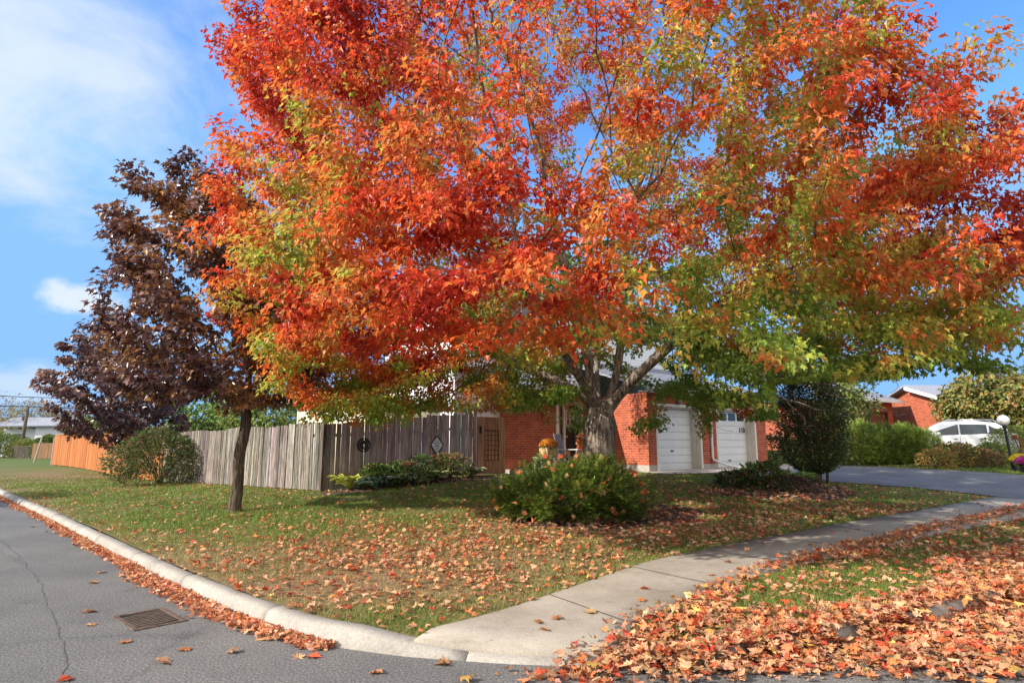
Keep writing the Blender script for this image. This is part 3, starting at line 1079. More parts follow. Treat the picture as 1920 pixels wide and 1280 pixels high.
Rz = Rz * (1 - _rw * (1 - np.interp(q[:, 2], [5.2, 6.8, 8.3, 11], [1, .86, .66, .56])))
fr = rad / Rz
keepm = (fr < 1) & (rng.random(len(q)) < np.clip(.15 + fr ** 2.0, 0, 1))
# low middle stays open round the trunk
low_in = ((q[:, 2] < 4.0) & (rad < 2.2)) | ((q[:, 2] < 2.5 - .0 * rad) & (rad < 3.6)) | ((q[:, 2] < 2.45) & (q[:, 0] > 1.0) & (q[:, 1] < -1) & (fbm(q, 1.2, 77) < .52))
az = np.arctan2(q[:, 0] + TB[0], q[:, 1] + TB[1]); dd_ = np.hypot(q[:, 0] + TB[0], q[:, 1] + TB[1])
front_gap = (az > R(-1)) & (az < R(19)) & (q[:, 2] < 1.7 + .082 * dd_ - .045 * dd_ * np.clip((R(6) - az) / R(5), 0, 1)) & (dd_ < 13)
sunward = (q[:, 0] * S_AZ.x + q[:, 1] * S_AZ.y) / np.maximum(rad, .1)
keepm &= ~((rad < 3.7) & (q[:, 2] < 4.2) & (sunward > .35))
keepm &= ~front_gap & ~((q[:, 1] > 4.0) & (q[:, 2] < 11)) & ~((q[:, 0] > 2.0) & (q[:, 2] > 9.3 - .12 * (q[:, 0] - 2)))
keepm &= ~((az < R(4)) & (dd_ < 9.3) & (q[:, 2] < 1.55 + .115 * dd_))
qw = q + np.array((TB[0], TB[1], 0))
for o_ in ((1.0, 10.5, .8), (1.7, 12.0, 1.3), (0.2, 10.3, .5), (1.6, 11.8, 2.4)):
    v_ = qw - np.array(o_); tt_ = v_ @ np.array(TO_SUN); pd_ = np.linalg.norm(v_ - tt_[:, None] * np.array(TO_SUN), axis=1)
    keepm &= ~((tt_ > 0) & (tt_ < 8.5) & (pd_ < .95))
keepm &= ~low_in
clear = fbm(q, 2.2, 31)
keepm &= clear > .37
q = q[keepm]; q = q[rng.permutation(len(q))][:5200]
xq = np.c_[rng.uniform(-4.8, .8, 1000), rng.uniform(11.3, 14.8, 1000), rng.uniform(2.0, 4.6, 1000)]
xd = np.hypot(xq[:, 0], xq[:, 1])
xq = xq[(np.hypot(xq[:, 0] - TB[0], xq[:, 1] - TB[1]) < 6.6) & (xq[:, 2] > 1.62 + .045 * xd) & (fbm(xq, 1.2, 99) > .4)]
xq2 = np.c_[rng.uniform(-2.8, 1.2, 330), rng.uniform(5.3, 7.6, 330), rng.uniform(2.7, 4.8, 330)]
xq2 = xq2[(np.hypot(xq2[:, 0] - TB[0], xq2[:, 1] - TB[1]) < 7.1) & (fbm(xq2, 1.0, 98) > .38)]
xq3 = np.c_[rng.uniform(-6.2, -3.0, 420), rng.uniform(8.6, 12.2, 420), rng.uniform(2.7, 6.4, 420)]
xr = np.hypot(xq3[:, 0] - TB[0], xq3[:, 1] - TB[1])
xq3 = xq3[(xr < 7.7) & (xr > 5.2) & (np.arctan2(xq3[:, 0], xq3[:, 1]) > R(-28) + R(7) * np.clip((3.6 - xq3[:, 2]) / 1.0, 0, 1)) & (fbm(xq3, 1.1, 97) > .36)]
ATT = np.r_[q + np.array((TB[0], TB[1], 0)), xq, xq2, xq3]
init, ip = [], []
for k in range(9):
    init.append((TB[0] + .02 * math.sin(k), TB[1], TZ - .15 + k * .24)); ip.append(k - 1)
fork = len(init) - 1
limbs = [[(1.56, 11.95, 2.6), (1.5, 11.8, 3.1), (1.35, 11.6, 3.8), (1.1, 11.4, 4.7), (.85, 11.3, 5.7)],
         [(1.98, 12.05, 2.6), (2.12, 12.05, 3.1), (2.25, 12.1, 4.0), (2.35, 12.1, 5.2), (2.45, 12.2, 6.4)],
         [(2.08, 11.9, 2.5), (2.42, 11.75, 2.88), (2.85, 11.6, 3.28), (3.45, 11.4, 3.8), (4.2, 11.1, 4.4), (5.0, 10.8, 5.0)],
         [(1.5, 11.7, 2.5), (1.2, 11.1, 2.85), (.8, 10.3, 3.25), (.4, 9.3, 3.7)],
         [(1.75, 12.3, 2.6), (1.8, 12.8, 3.1), (1.9, 13.6, 3.8), (2.0, 14.4, 4.6)],
         [(1.4, 12.1, 2.55), (.8, 12.3, 2.9), (-.1, 12.5, 3.3), (-1.1, 12.6, 3.8)]]
for lb in limbs:
    p = fork
    for w in lb:
        a0 = np.array(init[p]); w = np.array(w)
        ns = max(1, int(round(np.linalg.norm(w - a0) / .3)))
        for s in range(1, ns + 1):
            init.append(tuple(a0 + (w - a0) * s / ns)); ip.append(p); p = len(init) - 1
nodes, par = grow(np.array(init), np.array(ip), ATT, .24, .42, 3.2, 140)
Pm, rm, chains, kids = tree_chains(nodes, par, .0048, 2.3, .315, len(init))
for c_ in chains:                                 # root flare
    pts, rs = c_
    if pts[0][2] < TZ:
        hz = pts[:, 2] - TZ
        rs *= 1 + .55 * np.exp(-np.clip(hz, 0, 9) / .22)
        rs *= 1 - .02 * hz
maple = thing('maple_tree', 'large maple with blazing red, orange and green crown in front of the brick house', 'tree', (TB[0], TB[1], TZ))
off = np.array((TB[0], TB[1], TZ))
def dense(pts, rs):
    pts = np.asarray(pts); rs = np.asarray(rs)
    if rs[0] < .09 or len(pts) < 3: return pts, rs
    t = np.arange(len(pts)); tt = np.linspace(0, len(pts) - 1, (len(pts) - 1) * 3 + 1)
    return np.stack([np.interp(tt, t, pts[:, k]) for k in range(3)], 1), np.interp(tt, t, rs)
tubes('trunk', [(dense(c_[0] - off, c_[1])[0], dense(c_[0] - off, c_[1])[1]) for c_ in chains], M['bark'], maple, 7, .16)

RED, CRIM, ORG, AMB, YEL, YGR, GRN, OLV = [np.array(c) for c in ((.67, .085, .03), (.46, .042, .026), (.74, .175, .04), (.72, .28, .06), (.64, .43, .08), (.52, .57, .09), (.23, .35, .05), (.36, .34, .07))]
def maple_color(P):
    n = len(P)
    L_ = P - np.array((TB[0], TB[1], 0))
    h = np.clip((P[:, 2] - 2.2) / 7.5, 0, 1)
    ro = np.hypot(L_[:, 0], L_[:, 1]) / crown_radius(P[:, 2])
    t = .14 + .54 * np.sqrt(h) + .40 * (ro - .62)
    t += .95 * (fbm(P, 1.0, 41) - .5) + .55 * (vnoise(P, .33, 47) - .5) + .55 * (vnoise(P, .5, 43) - .5)
    def g(c, r, a):
        return a * np.exp(-(((P - np.array(c)) / np.array(r)) ** 2).sum(1))
    t += g((.3, 6.0, 3.3), (2.2, 2.2, 1.3), .45)          # red front boughs
    t += g((2.6, 8.0, 2.7), (1.6, 1.4, .6), .2)
    t += g((6.2, 8.6, 4.6), (3.0, 3.0, 1.3), .42)         # red sprays to the right
    t += g((-4.2, 10, 8.5), (3, 4, 3.5), .18)
    t -= g((6.5, 10.5, 2.5), (3.5, 3.2, .8), .5)          # green skirt on the right
    t -= g((3.0, 9.5, 3.2), (3.4, 4, 1.3), .42)             # green heart
    t -= g((5.4, 10.5, 7.2), (2.2, 3.6, 1.5), .34)        # olive upper right
    t -= g((-4.4, 10.0, 4.3), (1.9, 2.4, 1.5), .26)        # yellowing left flank
    t += g((-1.6, 12.4, 3.2), (3.6, 3, 1.5), .30)
    t += rng.normal(0, .065, n)
    stops = np.array([-.05, .14, .27, .38, .50, .64, .80, 1.05])
    cols = np.array([GRN * .9, GRN, YGR, OLV * .5 + YEL * .5, AMB, ORG, RED, CRIM])
    C = np.stack([np.interp(t, stops, cols[:, k]) for k in range(3)], 1)
    return np.clip(C * (1 + rng.normal(0, .16, (n, 1))) * (1 + rng.normal(0, .05, (n, 3))), .004, .95)


def crown_leaves(P, r, center, total, thin=.02, spread=.3, size=(.10, .15), clear_seed=None, clear_thr=.3, flat=.55, droop_tip=.55):
    th = np.where(r < thin)[0]
    w = np.ones(len(th))
    if clear_seed is not None:
        w = np.clip((fbm(P[th], 1.3, clear_seed) - clear_thr) * 5, .04, 1)
    i = th[rng.choice(len(th), total, p=w / w.sum())]
    d = rdir(total) * (rng.random((total, 1)) ** .55) * spread
    d[:, 2] *= flat
    Q = P[i] + d
    o = unit(P[i] - center) * np.array((1, 1, .35))
    D = unit(unit(d) * .7 + o * .5 + np.array((0, 0, -droop_tip)) + rng.normal(0, .35, (total, 3)))
    Nn = unit(o * .55 + np.array((0, 0, .75)) + rng.normal(0, .42, (total, 3)))
    s = rng.uniform(size[0], size[1], total)
    return Q, D, Nn, s


Q, D, Nn, s = crown_leaves(Pm, rm, np.array((TB[0], TB[1], 4.5)), 350000, .017, .33, (.05, .094), 51, .27)
# thin the very top so branches and sky show
thinm = (Q[:, 2] > 8.2) & (np.hypot(Q[:, 0] - 1.0, (Q[:, 1] - 11.5)) < 3.6) & (rng.random(len(Q)) < .55)
az = np.arctan2(Q[:, 0], Q[:, 1]); dd_ = np.hypot(Q[:, 0], Q[:, 1])
right_up = ((az > R(23.5)) & (Q[:, 2] < 1.62 + .088 * dd_)) | ((az > R(18)) & (az <= R(23.5)) & (Q[:, 2] < 1.6 + .035 * dd_))
gw = np.exp(-(((Q - np.array((.9, 8.6, 7.2))) / np.array((1.7, 3.0, 2.6))) ** 2).sum(1)) + np.exp(-(((Q - np.array((1.4, 9.5, 10.5))) / np.array((2.2, 3.5, 2.2))) ** 2).sum(1)) + .8 * np.exp(-(((Q - np.array((2.3, 8.8, 5.4))) / np.array((1.0, 2.6, 1.6))) ** 2).sum(1))
thinm |= rng.random(len(Q)) < .82 * np.clip(gw * 1.25, 0, 1)
lowm = right_up | (Q[:, 2] < 1.72) | ((az < R(3)) & (Q[:, 2] < 1.6 + .052 * dd_ - .35 * (fbm(Q, .8, 333) > .58))) | ((az > R(3)) & (az < R(18)) & (Q[:, 2] < 1.55 + .065 * dd_ + .08 * dd_ * np.exp(-((az - R(12.0)) / R(4.2)) ** 2)) & (dd_ < 13))
k_ = ~(thinm | lowm)
Q, D, Nn, s = Q[k_], D[k_], Nn[k_], s[k_]
leaf_mesh('crown', Q - off, D, Nn, s, maple_color(Q), M['maple'], maple, fold=rng.uniform(-.2, .9, len(Q)), droop=rng.uniform(0, .75, len(Q)))

# ================================================================== PURPLE MAPLES
def purple_tree(name, label, base, height, prof, na, nl, seed, hue, group=None, tr=.125, clear=1.5, sz=(.10, .16), lean=(0, 0)):
    z0 = gr(*base)
    t = thing(name, label, 'tree', (base[0], base[1], z0), 0, group)
    zz = np.array([p[0] for p in prof]); rr = np.array([p[1] for p in prof])
    q = np.c_[rng.uniform(-rr.max() * 1.2, rr.max() * 1.2, (na * 6, 2)), rng.uniform(zz[0], zz[-1], na * 6)]
    c = q - np.array((lean[0], lean[1], 0)) * np.clip(q[:, 2:3] / height, 0, 1)
    rad = np.hypot(c[:, 0], c[:, 1]); ang = np.arctan2(c[:, 1], c[:, 0])
    Rz = np.interp(q[:, 2], zz, rr) * (.78 + .44 * fbm(np.c_[np.cos(ang) * 1.5, np.sin(ang) * 1.5, q[:, 2] * .6], .9, seed))
    fr = rad / Rz
    q = q[(fr < 1) & (rng.random(len(q)) < .2 + fr)][:na]
    init = [(0, 0, -.1)] + [(.02 * math.sin(k * 1.3), .02 * math.cos(k), .25 * k + .15) for k in range(int(clear / .25) + 5)]
    init = np.array(init); init[:, 0] += np.clip(init[:, 2], 0, 2.0) * .05
    ip = np.arange(len(init)) - 1
    nodes, par = grow(init, ip, q, .2, .34, 3.5, 120)
    P, r, ch, kids = tree_chains(nodes, par, .0045, 2.3, tr, len(init))
    for pts, rs in ch:
        if pts[0][2] < 0: rs *= 1 + .5 * np.exp(-np.clip(pts[:, 2], 0, 9) / .12)
    tubes('trunk', ch, M['bark2'], t, 7, .06)
    Q, D, Nn, s = crown_leaves(P, r, np.array((0, 0, height * .4)), nl, .013, .26, sz, seed + 3, .2)
    k = Q[:, 2] > zz[0] - .25
    Q, D, Nn, s = Q[k], D[k], Nn[k], s[k]
    n = len(Q)
    mixv = fbm(Q, 1.1, seed + 9) + rng.normal(0, .16, n) + hue
    A_, B_, C_ = np.array((.085, .043, .05)), np.array((.20, .092, .07)), np.array((.44, .21, .055))
    cc = np.stack([np.interp(mixv, [.3, .62, .92], [A_[k], B_[k], C_[k]]) for k in range(3)], 1) * (1 + rng.normal(0, .2, (n, 1)))
    leaf_mesh('crown', Q, D, Nn, s, np.clip(cc, .004, .6), M['purple'], t, fold=rng.uniform(-.1, .4, n), droop=rng.uniform(0, .4, n))
    return t

purple_tree('purple_maple', 'dark purple leaved maple with slim leaning trunk on the lawn beside the kerb', (-5.42, 12.2), 7.2,
            [(1.9, 1.3), (2.5, 2.0), (3.2, 2.2), (3.8, 2.1), (4.6, 1.85), (5.6, 1.75), (6.4, 1.3), (7.1, .4)], 760, 20000, 61, .08, None, .105, 1.5, (.08, .14), (-1.3, -.5))
purple_tree('purple_maple', 'smaller dusky purple maple farther back by the orange fence', (-15.0, 24.2), 7.0,
            [(1.2, 1.6), (2.0, 2.5), (3.4, 2.9), (4.8, 2.4), (5.8, 1.5), (6.5, .3)], 700, 13000, 71, -.02, None, .12, 1.2, (.12, .19), (-1.3, .2))


# ================================================================== SHRUBS AND BORDER PLANTS
def shrub(name, label, cat, base, r, n, size, cols, w=None, T=OVAL_T, F=OVAL_F, mat=None, group=None, inner=.45, lump=.35, up=.5, droop=.2, stems=9, seed=1, zc=.45, part='foliage', lumpscale=.55, tip=None, boxy=False):
    """a bushy plant: leaves through a lumpy volume, on stems that fan out from the base"""
    x, y = base[0], base[1]
    z = base[2] if len(base) > 2 else gr(x, y)
    t = thing(name, label, cat, (x, y, z), 0, group)
    d = rdir(n); d[:, 2] = np.where(d[:, 2] < -.75, -d[:, 2], d[:, 2])
    f = (inner + (1 - inner) * rng.random(n) ** .5) * (1 - lump * .6 + lump * 1.6 * (fbm(d * 1.0 + seed, lumpscale, seed) - .15))
    c = np.array((0, 0, r[2] * zc * 2 * .5 + .02))
    Q = c + d * f[:, None] * np.array((r[0], r[1], r[2] * .5))
    if boxy:
        zz = rng.uniform(-1, 1, n); th_ = rng.uniform(0, 6.283, n)
        pr_ = np.sqrt(np.clip(1 - np.abs(zz) ** 3, 0, 1)) * f
        Q = c + np.c_[np.cos(th_) * pr_ * r[0], np.sin(th_) * pr_ * r[1], zz * r[2] * .5]
        d = unit(np.c_[np.cos(th_), np.sin(th_), zz * .4])
    lowq = np.zeros(n) if boxy else np.clip(1 - Q[:, 2] / (r[2] * .5), 0, 1)
    Q[:, :2] *= (1 + .28 * lowq)[:, None]
    Q[:, 2] -= lowq * r[2] * .12
    Q[:, 2] = np.where(Q[:, 2] < .02, .02 + rng.random(n) * .1, Q[:, 2])
    D = unit(d * np.array((1, 1, .6)) + np.array((0, 0, .25)) + rng.normal(0, .45, (n, 3)))
    Nn = unit(d * .5 + np.array((0, 0, up)) + rng.normal(0, .45, (n, 3)))
    s = rng.uniform(size[0], size[1], n)
    C = pick(cols, n, w)
    leaf_mesh(part, Q, D, Nn, s, C, mat or M['leaf'], t, T, F, fold=rng.uniform(0, .4, n), droop=rng.uniform(0, droop * 2, n))
    ch = []
    for k in range(stems):
        a = rng.uniform(0, 6.28); e = np.array((math.cos(a) * r[0] * .7, math.sin(a) * r[1] * .7, r[2] * rng.uniform(.55, .85)))
        u = np.linspace(0, 1, 6)[:, None]
        p = u * e + np.array((0, 0, 1)) * (u * (1 - u)) * r[2] * .4 + rng.normal(0, .01, (6, 3)) * (u > 0)
        p[0, 2] -= .03
        ch.append((p, np.linspace(.013, .004, 6) * (.6 + r[2] * .5)))
    tubes('stems', ch, M['twig'], t)
    return t


def conifer(name, label, base, r, n, cols, tips, fl=.16, dr=0.0, seed=2, stems=14, group=None, cat='bush', zc=.5, inner=.5, lump=.4, nl=.03, dome=True):
    """yew-like bush: flat needle sprays"""
    x, y = base[:2]; z = gr(x, y)
    t = thing(name, label, cat, (x, y, z), 0, group)
    d = rdir(n); d[:, 2] = np.where(d[:, 2] < -.6, -d[:, 2], d[:, 2])
    f = (inner + (1 - inner) * rng.random(n) ** .45) * (1 - lump * .6 + lump * 1.6 * (fbm(d + seed * .7, .36, seed) - .15))
    if dome:
        d[:, 2] = np.abs(d[:, 2])
        Q = d * f[:, None] * np.array((r[0], r[1], r[2]))
        Q[:, :2] *= np.clip(.82 + Q[:, 2:3] / r[2] * .6, 0, 1.08)
    else:
        Q = np.array((0, 0, r[2] * zc)) + d * f[:, None] * np.array((r[0], r[1], r[2] * .5))
    Q[:, 2] = np.maximum(Q[:, 2], .06 + rng.random(n) * .08)
    ax = unit(d * np.array((1, 1, .6)) + np.array((0, 0, .12)) + rng.normal(0, .42, (n, 3)))
    m = 12
    side = unit(np.cross(ax, np.array((0, 0, 1)) + rng.normal(0, .25, (n, 3))))
    u = np.linspace(0, 1, m // 2)
    P_, D_, N_, C_, S_ = [], [], [], [], []
    base_c = pick(cols, n, None, .2); tip_c = pick(tips, n, None, .15)
    cl_ = np.clip((fbm(Q, .38, seed + 5) - .32) * 3.2, .0, 1)[:, None]
    tip_c = tip_c * cl_ + base_c * .9 * (1 - cl_); base_c = base_c * (.55 + .45 * cl_)
    nrm = np.cross(side, ax)
    for k in range(m // 2):
        for sg in (-1, 1):
            P_.append(Q + ax * (u[k] * fl) + rng.normal(0, .003, (n, 3)))
            D_.append(ax * .55 + side * sg * (1.0 - .45 * u[k]) + nrm * .12)
            N_.append(nrm + rng.normal(0, .2, (n, 3)))
            C_.append(base_c * (1 - u[k] ** 1.5) + tip_c * u[k] ** 1.5)
            S_.append(rng.uniform(.75, 1.1, n) * nl * (1.25 - .35 * u[k]))
    T = NEEDLE_T * np.array((2.6, 1))
    leaf_mesh('foliage', np.concatenate(P_), np.concatenate(D_), np.concatenate(N_), np.concatenate(S_), np.concatenate(C_), M['leaf'], t, T, NEEDLE_F, fold=0, droop=.1)
    ch = []
    for k in range(stems):
        i = rng.integers(n); e = Q[i]
        u_ = np.linspace(0, 1, 6)[:, None]
        p = u_ * e * np.array((1, 1, 1)) + np.array((0, 0, .12)) * u_ * (1 - u_); p[0, 2] -= .03
        ch.append((p, np.linspace(.022, .005, 6)))
    tubes('stems', ch, M['twig'], t)
    return t


def hosta(label, base, r, n, h, green, edge, group='variegated hostas in the border', wid=.085):
    x, y = base; z = gr(x, y)
    t = thing('hosta', label, 'plant', (x, y, z), 0, group)
    V, Lp, C = [], [], []
    m = 7
    wid *= .8; n = int(n * 1.5)
    for k in range(n):
        a = rng.uniform(0, 6.28); L_ = r * rng.uniform(.35, 1.0); hh = h * rng.uniform(.55, 1.1); w = wid * rng.uniform(.7, 1.25)
        u = np.linspace(0, 1, m)
        rad = L_ * (u ** .9); zz = hh * np.sin(np.clip(u * 1.9, 0, 2.6)) ** 1.0 * (1 - .25 * u)
        ctr = np.stack([np.cos(a) * rad, np.sin(a) * rad, zz], 1)
        s = np.array((-math.sin(a), math.cos(a), rng.normal(0, .25)))
        prof_ = np.array([.12, .2, .75, 1.0, .9, .55, .02]) * w
        tone = rng.uniform(1.1, 1.8)
        b = len(V)
        for j in range(m):
            for q_, (o, lift) in enumerate(((-1, .25), (-.62, .0), (0, -.12), (.62, 0), (1, .25))):
                p = ctr[j] + s * prof_[j] * o + np.array((0, 0, lift * prof_[j]))
                V.append((p[0], p[1], max(p[2], .01))); C.append(np.array(edge if abs(o) == 1 else green) * tone)
        for j in range(m - 1):
            for q_ in range(4):
                i0 = b + j * 5 + q_; Lp += [i0, i0 + 1, i0 + 6, i0 + 5]
    np_mesh('foliage', V, Lp, np.full(len(Lp) // 4, 4), M['leaf'], t, np.clip(C, 0, .9), True)
    mb = MB(); mb.lathe([(.05, -.04), (.045, .05), (.01, .09)], n=8); mb.build('crown_base', M['twig'], t)
    return t


def sedum(label, base, r, h, n, heads, headcol, leafcol, group='sedums in the border'):
    t = shrub('sedum', label, 'plant', base, (r, r, h), n, (.05, .09), leafcol, None, OVAL_T, OVAL_F, seed=int(base[0] * 10) + 50, stems=16, inner=.3, group=group, lump=.25)
    for k in range(heads):
        a = rng.uniform(0, 6.28); rr = r * math.sqrt(rng.random()) * .85
        c = np.array((rr * math.cos(a), rr * math.sin(a), h * (1.0 - .22 * (rr / r) ** 2) + rng.normal(0, .02)))
        m = 70
        ang = rng.uniform(0, 6.28, m); q_ = np.sqrt(rng.random(m)) * rng.uniform(.05, .075)
        P_ = np.c_[c[0] + np.cos(ang) * q_, c[1] + np.sin(ang) * q_, c[2] + rng.normal(0, .008, m) - 2.0 * q_ ** 2]
        leaf_mesh('flower_head', P_, rdir(m) * .5 + np.array((0, 0, .5)), rdir(m) + np.array((0, 0, .9)), rng.uniform(.014, .024, m), pick(headcol, m), M['leaf'], t, OVAL_T * np.array((2, 1)), OVAL_F)
    return t


GR = [(.13, .21, .035), (.20, .29, .05), (.09, .14, .03)]
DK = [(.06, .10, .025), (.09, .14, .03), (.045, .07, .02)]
# yew in front of the trunk
conifer('yew_bush', 'wide yellow-green yew bush catching fallen leaves in front of the maple trunk', (.98, 10.75), (1.42, 1.0, 1.0), 7000,
        [(.08, .125, .022), (.11, .16, .03), (.05, .085, .018)], [(.34, .44, .06), (.46, .5, .08), (.22, .33, .05)], .15, seed=3, lump=.75, nl=.04)
# tall dark yew on the right
xy = onground(1530, 906)
shrub('column_yew', 'tall dark columnar yew on bare trunks beside the driveway', 'evergreen', (xy[0], xy[1]), (.86, .86, 2.5), 26000, (.035, .07),
      [(.05, .075, .022), (.075, .10, .028), (.12, .14, .04), (.045, .06, .02), (.34, .37, .08), (.10, .07, .04)], [4, 4, 2, 3, 1.0, .6], seed=5, zc=.59, inner=.15, lump=.5, stems=10, lumpscale=.4, boxy=True)
mb = MB()
ycol = bpy.data.objects['column_yew']
for dx, dy, rr in ((-.1, 0, .075), (.12, .05, .06), (.02, -.1, .05), (.26, -.05, .035), (-.28, .06, .03)):
    mb.tube([(dx, dy, -.05), (dx * 1.2, dy, .5), (dx * .9, dy, 1.3), (dx * .5, dy, 2.1)], [rr, rr * .85, rr * .6, rr * .3], 8)
mb.build('trunk', M['bark2'], ycol, smooth=True)

# big spirea-like shrub at the left fence
xy = onground(298, 908)
shrub('fence_shrub', 'rounded green shrub tinged pink standing against the grey fence on the left', 'shrub', xy[:2], (1.75, 1.2, 1.85), 9500, (.06, .11),
      [(.10, .15, .035), (.15, .2, .05), (.06, .09, .03), (.26, .11, .07), (.2, .14, .06)], [4, 3, 3, 1.6, 2], seed=9, stems=22, lump=.5, inner=.4)

def at(px, py):
    p = onground(px, py); return (p[0], p[1])
def bedat(px, o):
    """a spot in the border, o metres in front of the dark fence"""
    a = np.array((-4.68, 15.3)); d = unit((np.array((-1.16, 17.78)) - a)[None])[0]; nrm = np.array((d[1], -d[0]))
    k = ray(px, 900)[:2]; tt = (a @ nrm + o) / (k @ nrm)
    return tuple(k * tt)
# border plants along the fence
HG1, HE1 = (.07, .14, .035), (.52, .55, .28)
hosta('clump of yellow-green hosta nearest the fence corner post', bedat(655, 0.45), .62, 46, .42, (.30, .34, .06), (.5, .46, .12))
hosta('blue-green hosta with white edged arching leaves at the front of the bed', bedat(708, 1.05), .62, 44, .36, (.045, .11, .06), (.45, .5, .36))
hosta('striped green and white hosta on the front right of the bed', bedat(752, 0.95), .55, 46, .36, (.07, .12, .035), (.4, .42, .24))
hosta('yellow edged hosta below the round green mum', bedat(808, 0.8), .55, 54, .34, (.12, .18, .04), (.6, .58, .26))
hosta('pale cream edged hosta beside the wooden gate', bedat(880, 0.45), .55, 50, .3, (.12, .17, .06), (.56, .58, .36))
sedum('low sedum with deep maroon flower heads against the dark fence', bedat(700, 0.4), .42, .58, 700, 10, [(.16, .035, .03), (.12, .03, .025)], GR)
sedum('sedum with salmon pink heads in the middle of the bed', bedat(752, 0.45), .42, .58, 700, 9, [(.5, .16, .12), (.58, .22, .16)], GR + [(.24, .26, .08)])
sedum('wide sedum with dusty pink heads near the gate', bedat(842, 0.5), .62, .68, 1300, 26, [(.42, .15, .10), (.5, .2, .14)], [(.16, .2, .05), (.26, .27, .08), (.2, .14, .05)])
shrub('budding_mum', 'round green mum in bud standing in the fence border', 'plant', bedat(790, 0.42), (.36, .36, .62), 1500, (.035, .06), [(.13, .2, .06), (.2, .27, .09), (.08, .13, .04)], seed=12, zc=.6, inner=.6, lump=.12, stems=8)
shrub('coral_bells', 'coral leaved low plant beside the round green mum', 'plant', bedat(770, 0.4), (.35, .3, .42), 420, (.06, .1), [(.55, .16, .1), (.5, .2, .13), (.2, .2, .06)], seed=13, stems=6)
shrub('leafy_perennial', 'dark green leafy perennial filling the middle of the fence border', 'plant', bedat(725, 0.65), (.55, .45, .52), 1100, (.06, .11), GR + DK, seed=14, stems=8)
shrub('leafy_perennial', 'pale mixed green perennial between the hostas in the fence border', 'plant', bedat(770, 0.8), (.5, .4, .46), 1000, (.05, .09), [(.2, .24, .07), (.36, .36, .14), (.12, .17, .04)], seed=15, stems=8)
# bed on the right lawn
shrub('peony_bush', 'dark leafy peony with fallen leaves in front of the right garage door', 'shrub', at(1432, 918), (.6, .5, .62), 1100, (.07, .13), [(.08, .14, .035), (.12, .19, .05), (.2, .15, .05), (.26, .09, .04)], [4, 4, 1.5, .8], seed=16, stems=14, lump=.5)
shrub('peony_bush', 'low dark sprawling perennial left of the peony bed', 'shrub', at(1385, 918), (.55, .45, .42), 800, (.07, .12), [(.04, .08, .025), (.06, .10, .03), (.18, .1, .04)], seed=17, stems=8, lump=.5)
hosta('bright green strap leaved daylily between peony and dark yew', at(1490, 912), .6, 48, .42, (.16, .25, .05), (.24, .32, .08), None, .05)
shrub('heather_clump', 'brownish purple low clump at the foot of the dark yew', 'plant', at(1478, 922), (.6, .45, .36), 1100, (.04, .08), [(.12, .06, .055), (.16, .09, .07), (.08, .07, .04)], seed=18, stems=8)
t = thing('pale_stake', 'pale forked dead stem sticking up in the peony bed', 'stem', (*at(1412, 917), gr(*at(1412, 917))))
mb = MB(); mb.tube([(0, 0, -.05), (.01, 0, .2), (.05, 0, .33), (.12, -.02, .42)], [.028, .022, .015, .008], 7); mb.tube([(.01, 0, .19), (-.04, .02, .3)], [.014, .007], 6); mb.build('stem', M['found'], t, smooth=True)


# ================================================================== FENCES
def fence(name, label, pts, h, mat, bw=.14, parts='boards', cap=False, posts=True, tilt=.006, tone=(.75, 1.25), top=None, battens=False, gapp=.008, cat='fence', postcap=True):
    p0 = np.array(pts[0]); z0 = gr(*p0)
    t = thing(name, label, cat, (p0[0], p0[1], z0))
    mb = MB()
    for (a, b) in zip(pts[:-1], pts[1:]):
        a, b = np.array(a), np.array(b)
        L_ = np.linalg.norm(b - a); d = (b - a) / L_; ang = math.atan2(d[1], d[0])
        n = int(L_ / bw)
        w = L_ / n
        for k in range(n):
            c = a + d * (k + .5) * w
            zb = gr(*c) + .03 + rng.normal(0, .008)
            hh = (top(k / n) if top else h) + rng.normal(0, .012)
            mb.c = tuple(np.clip(rng.uniform(*tone) * (1 + rng.normal(0, .05, 3)), .2, 1.8))
            Mx = Matrix.Translation((c[0] - p0[0], c[1] - p0[1], zb - z0)) @ Matrix.Rotation(ang + rng.normal(0, .035), 4, 'Z') @ Matrix.Rotation(rng.normal(0, tilt), 4, 'Y')
            yo = rng.normal(0, .005)
            mb.box(-w / 2 + gapp / 2, w / 2 - gapp / 2, -.011 + yo, .011 + yo, 0, hh, Mx)
            if battens and k % 3 == 0:
                mb.c = (.35, .3, .27)
                mb.box(-w / 2 - .018, -w / 2 + .022, -.034 + yo, -.0125 + yo, 0, hh - .01, Mx)
        if cap:
            mb.c = (1.05, 1.0, 1.0)
            for k in range(int(L_ / 2.4)):
                c = a + d * (k + .5) * 2.4
                Mx = Matrix.Translation((c[0] - p0[0], c[1] - p0[1], gr(*c) - z0)) @ Matrix.Rotation(ang, 4, 'Z')
                mb.box(-1.19, 1.19, -.06, .06, h + .045, h + .085, Mx)
    mb.build(parts, mat, t, col=True)
    # rails behind
    mb = MB(); mb.c = (.8, .8, .8)
    for (a, b) in zip(pts[:-1], pts[1:]):
        a, b = np.array(a), np.array(b); d = unit((b - a)[None])[0]; nrm = np.array((-d[1], d[0])) * .05
        if np.dot(nrm, a + b) < 0: nrm = -nrm
        for zz in (.35, h - .3):
            mb.tube([(a[0] + nrm[0] - p0[0], a[1] + nrm[1] - p0[1], gr(*a) + zz - z0), (b[0] + nrm[0] - p0[0], b[1] + nrm[1] - p0[1], gr(*b) + zz - z0)], .04, 4)
    mb.build('rails', mat, t, col=True)
    return t, p0, z0

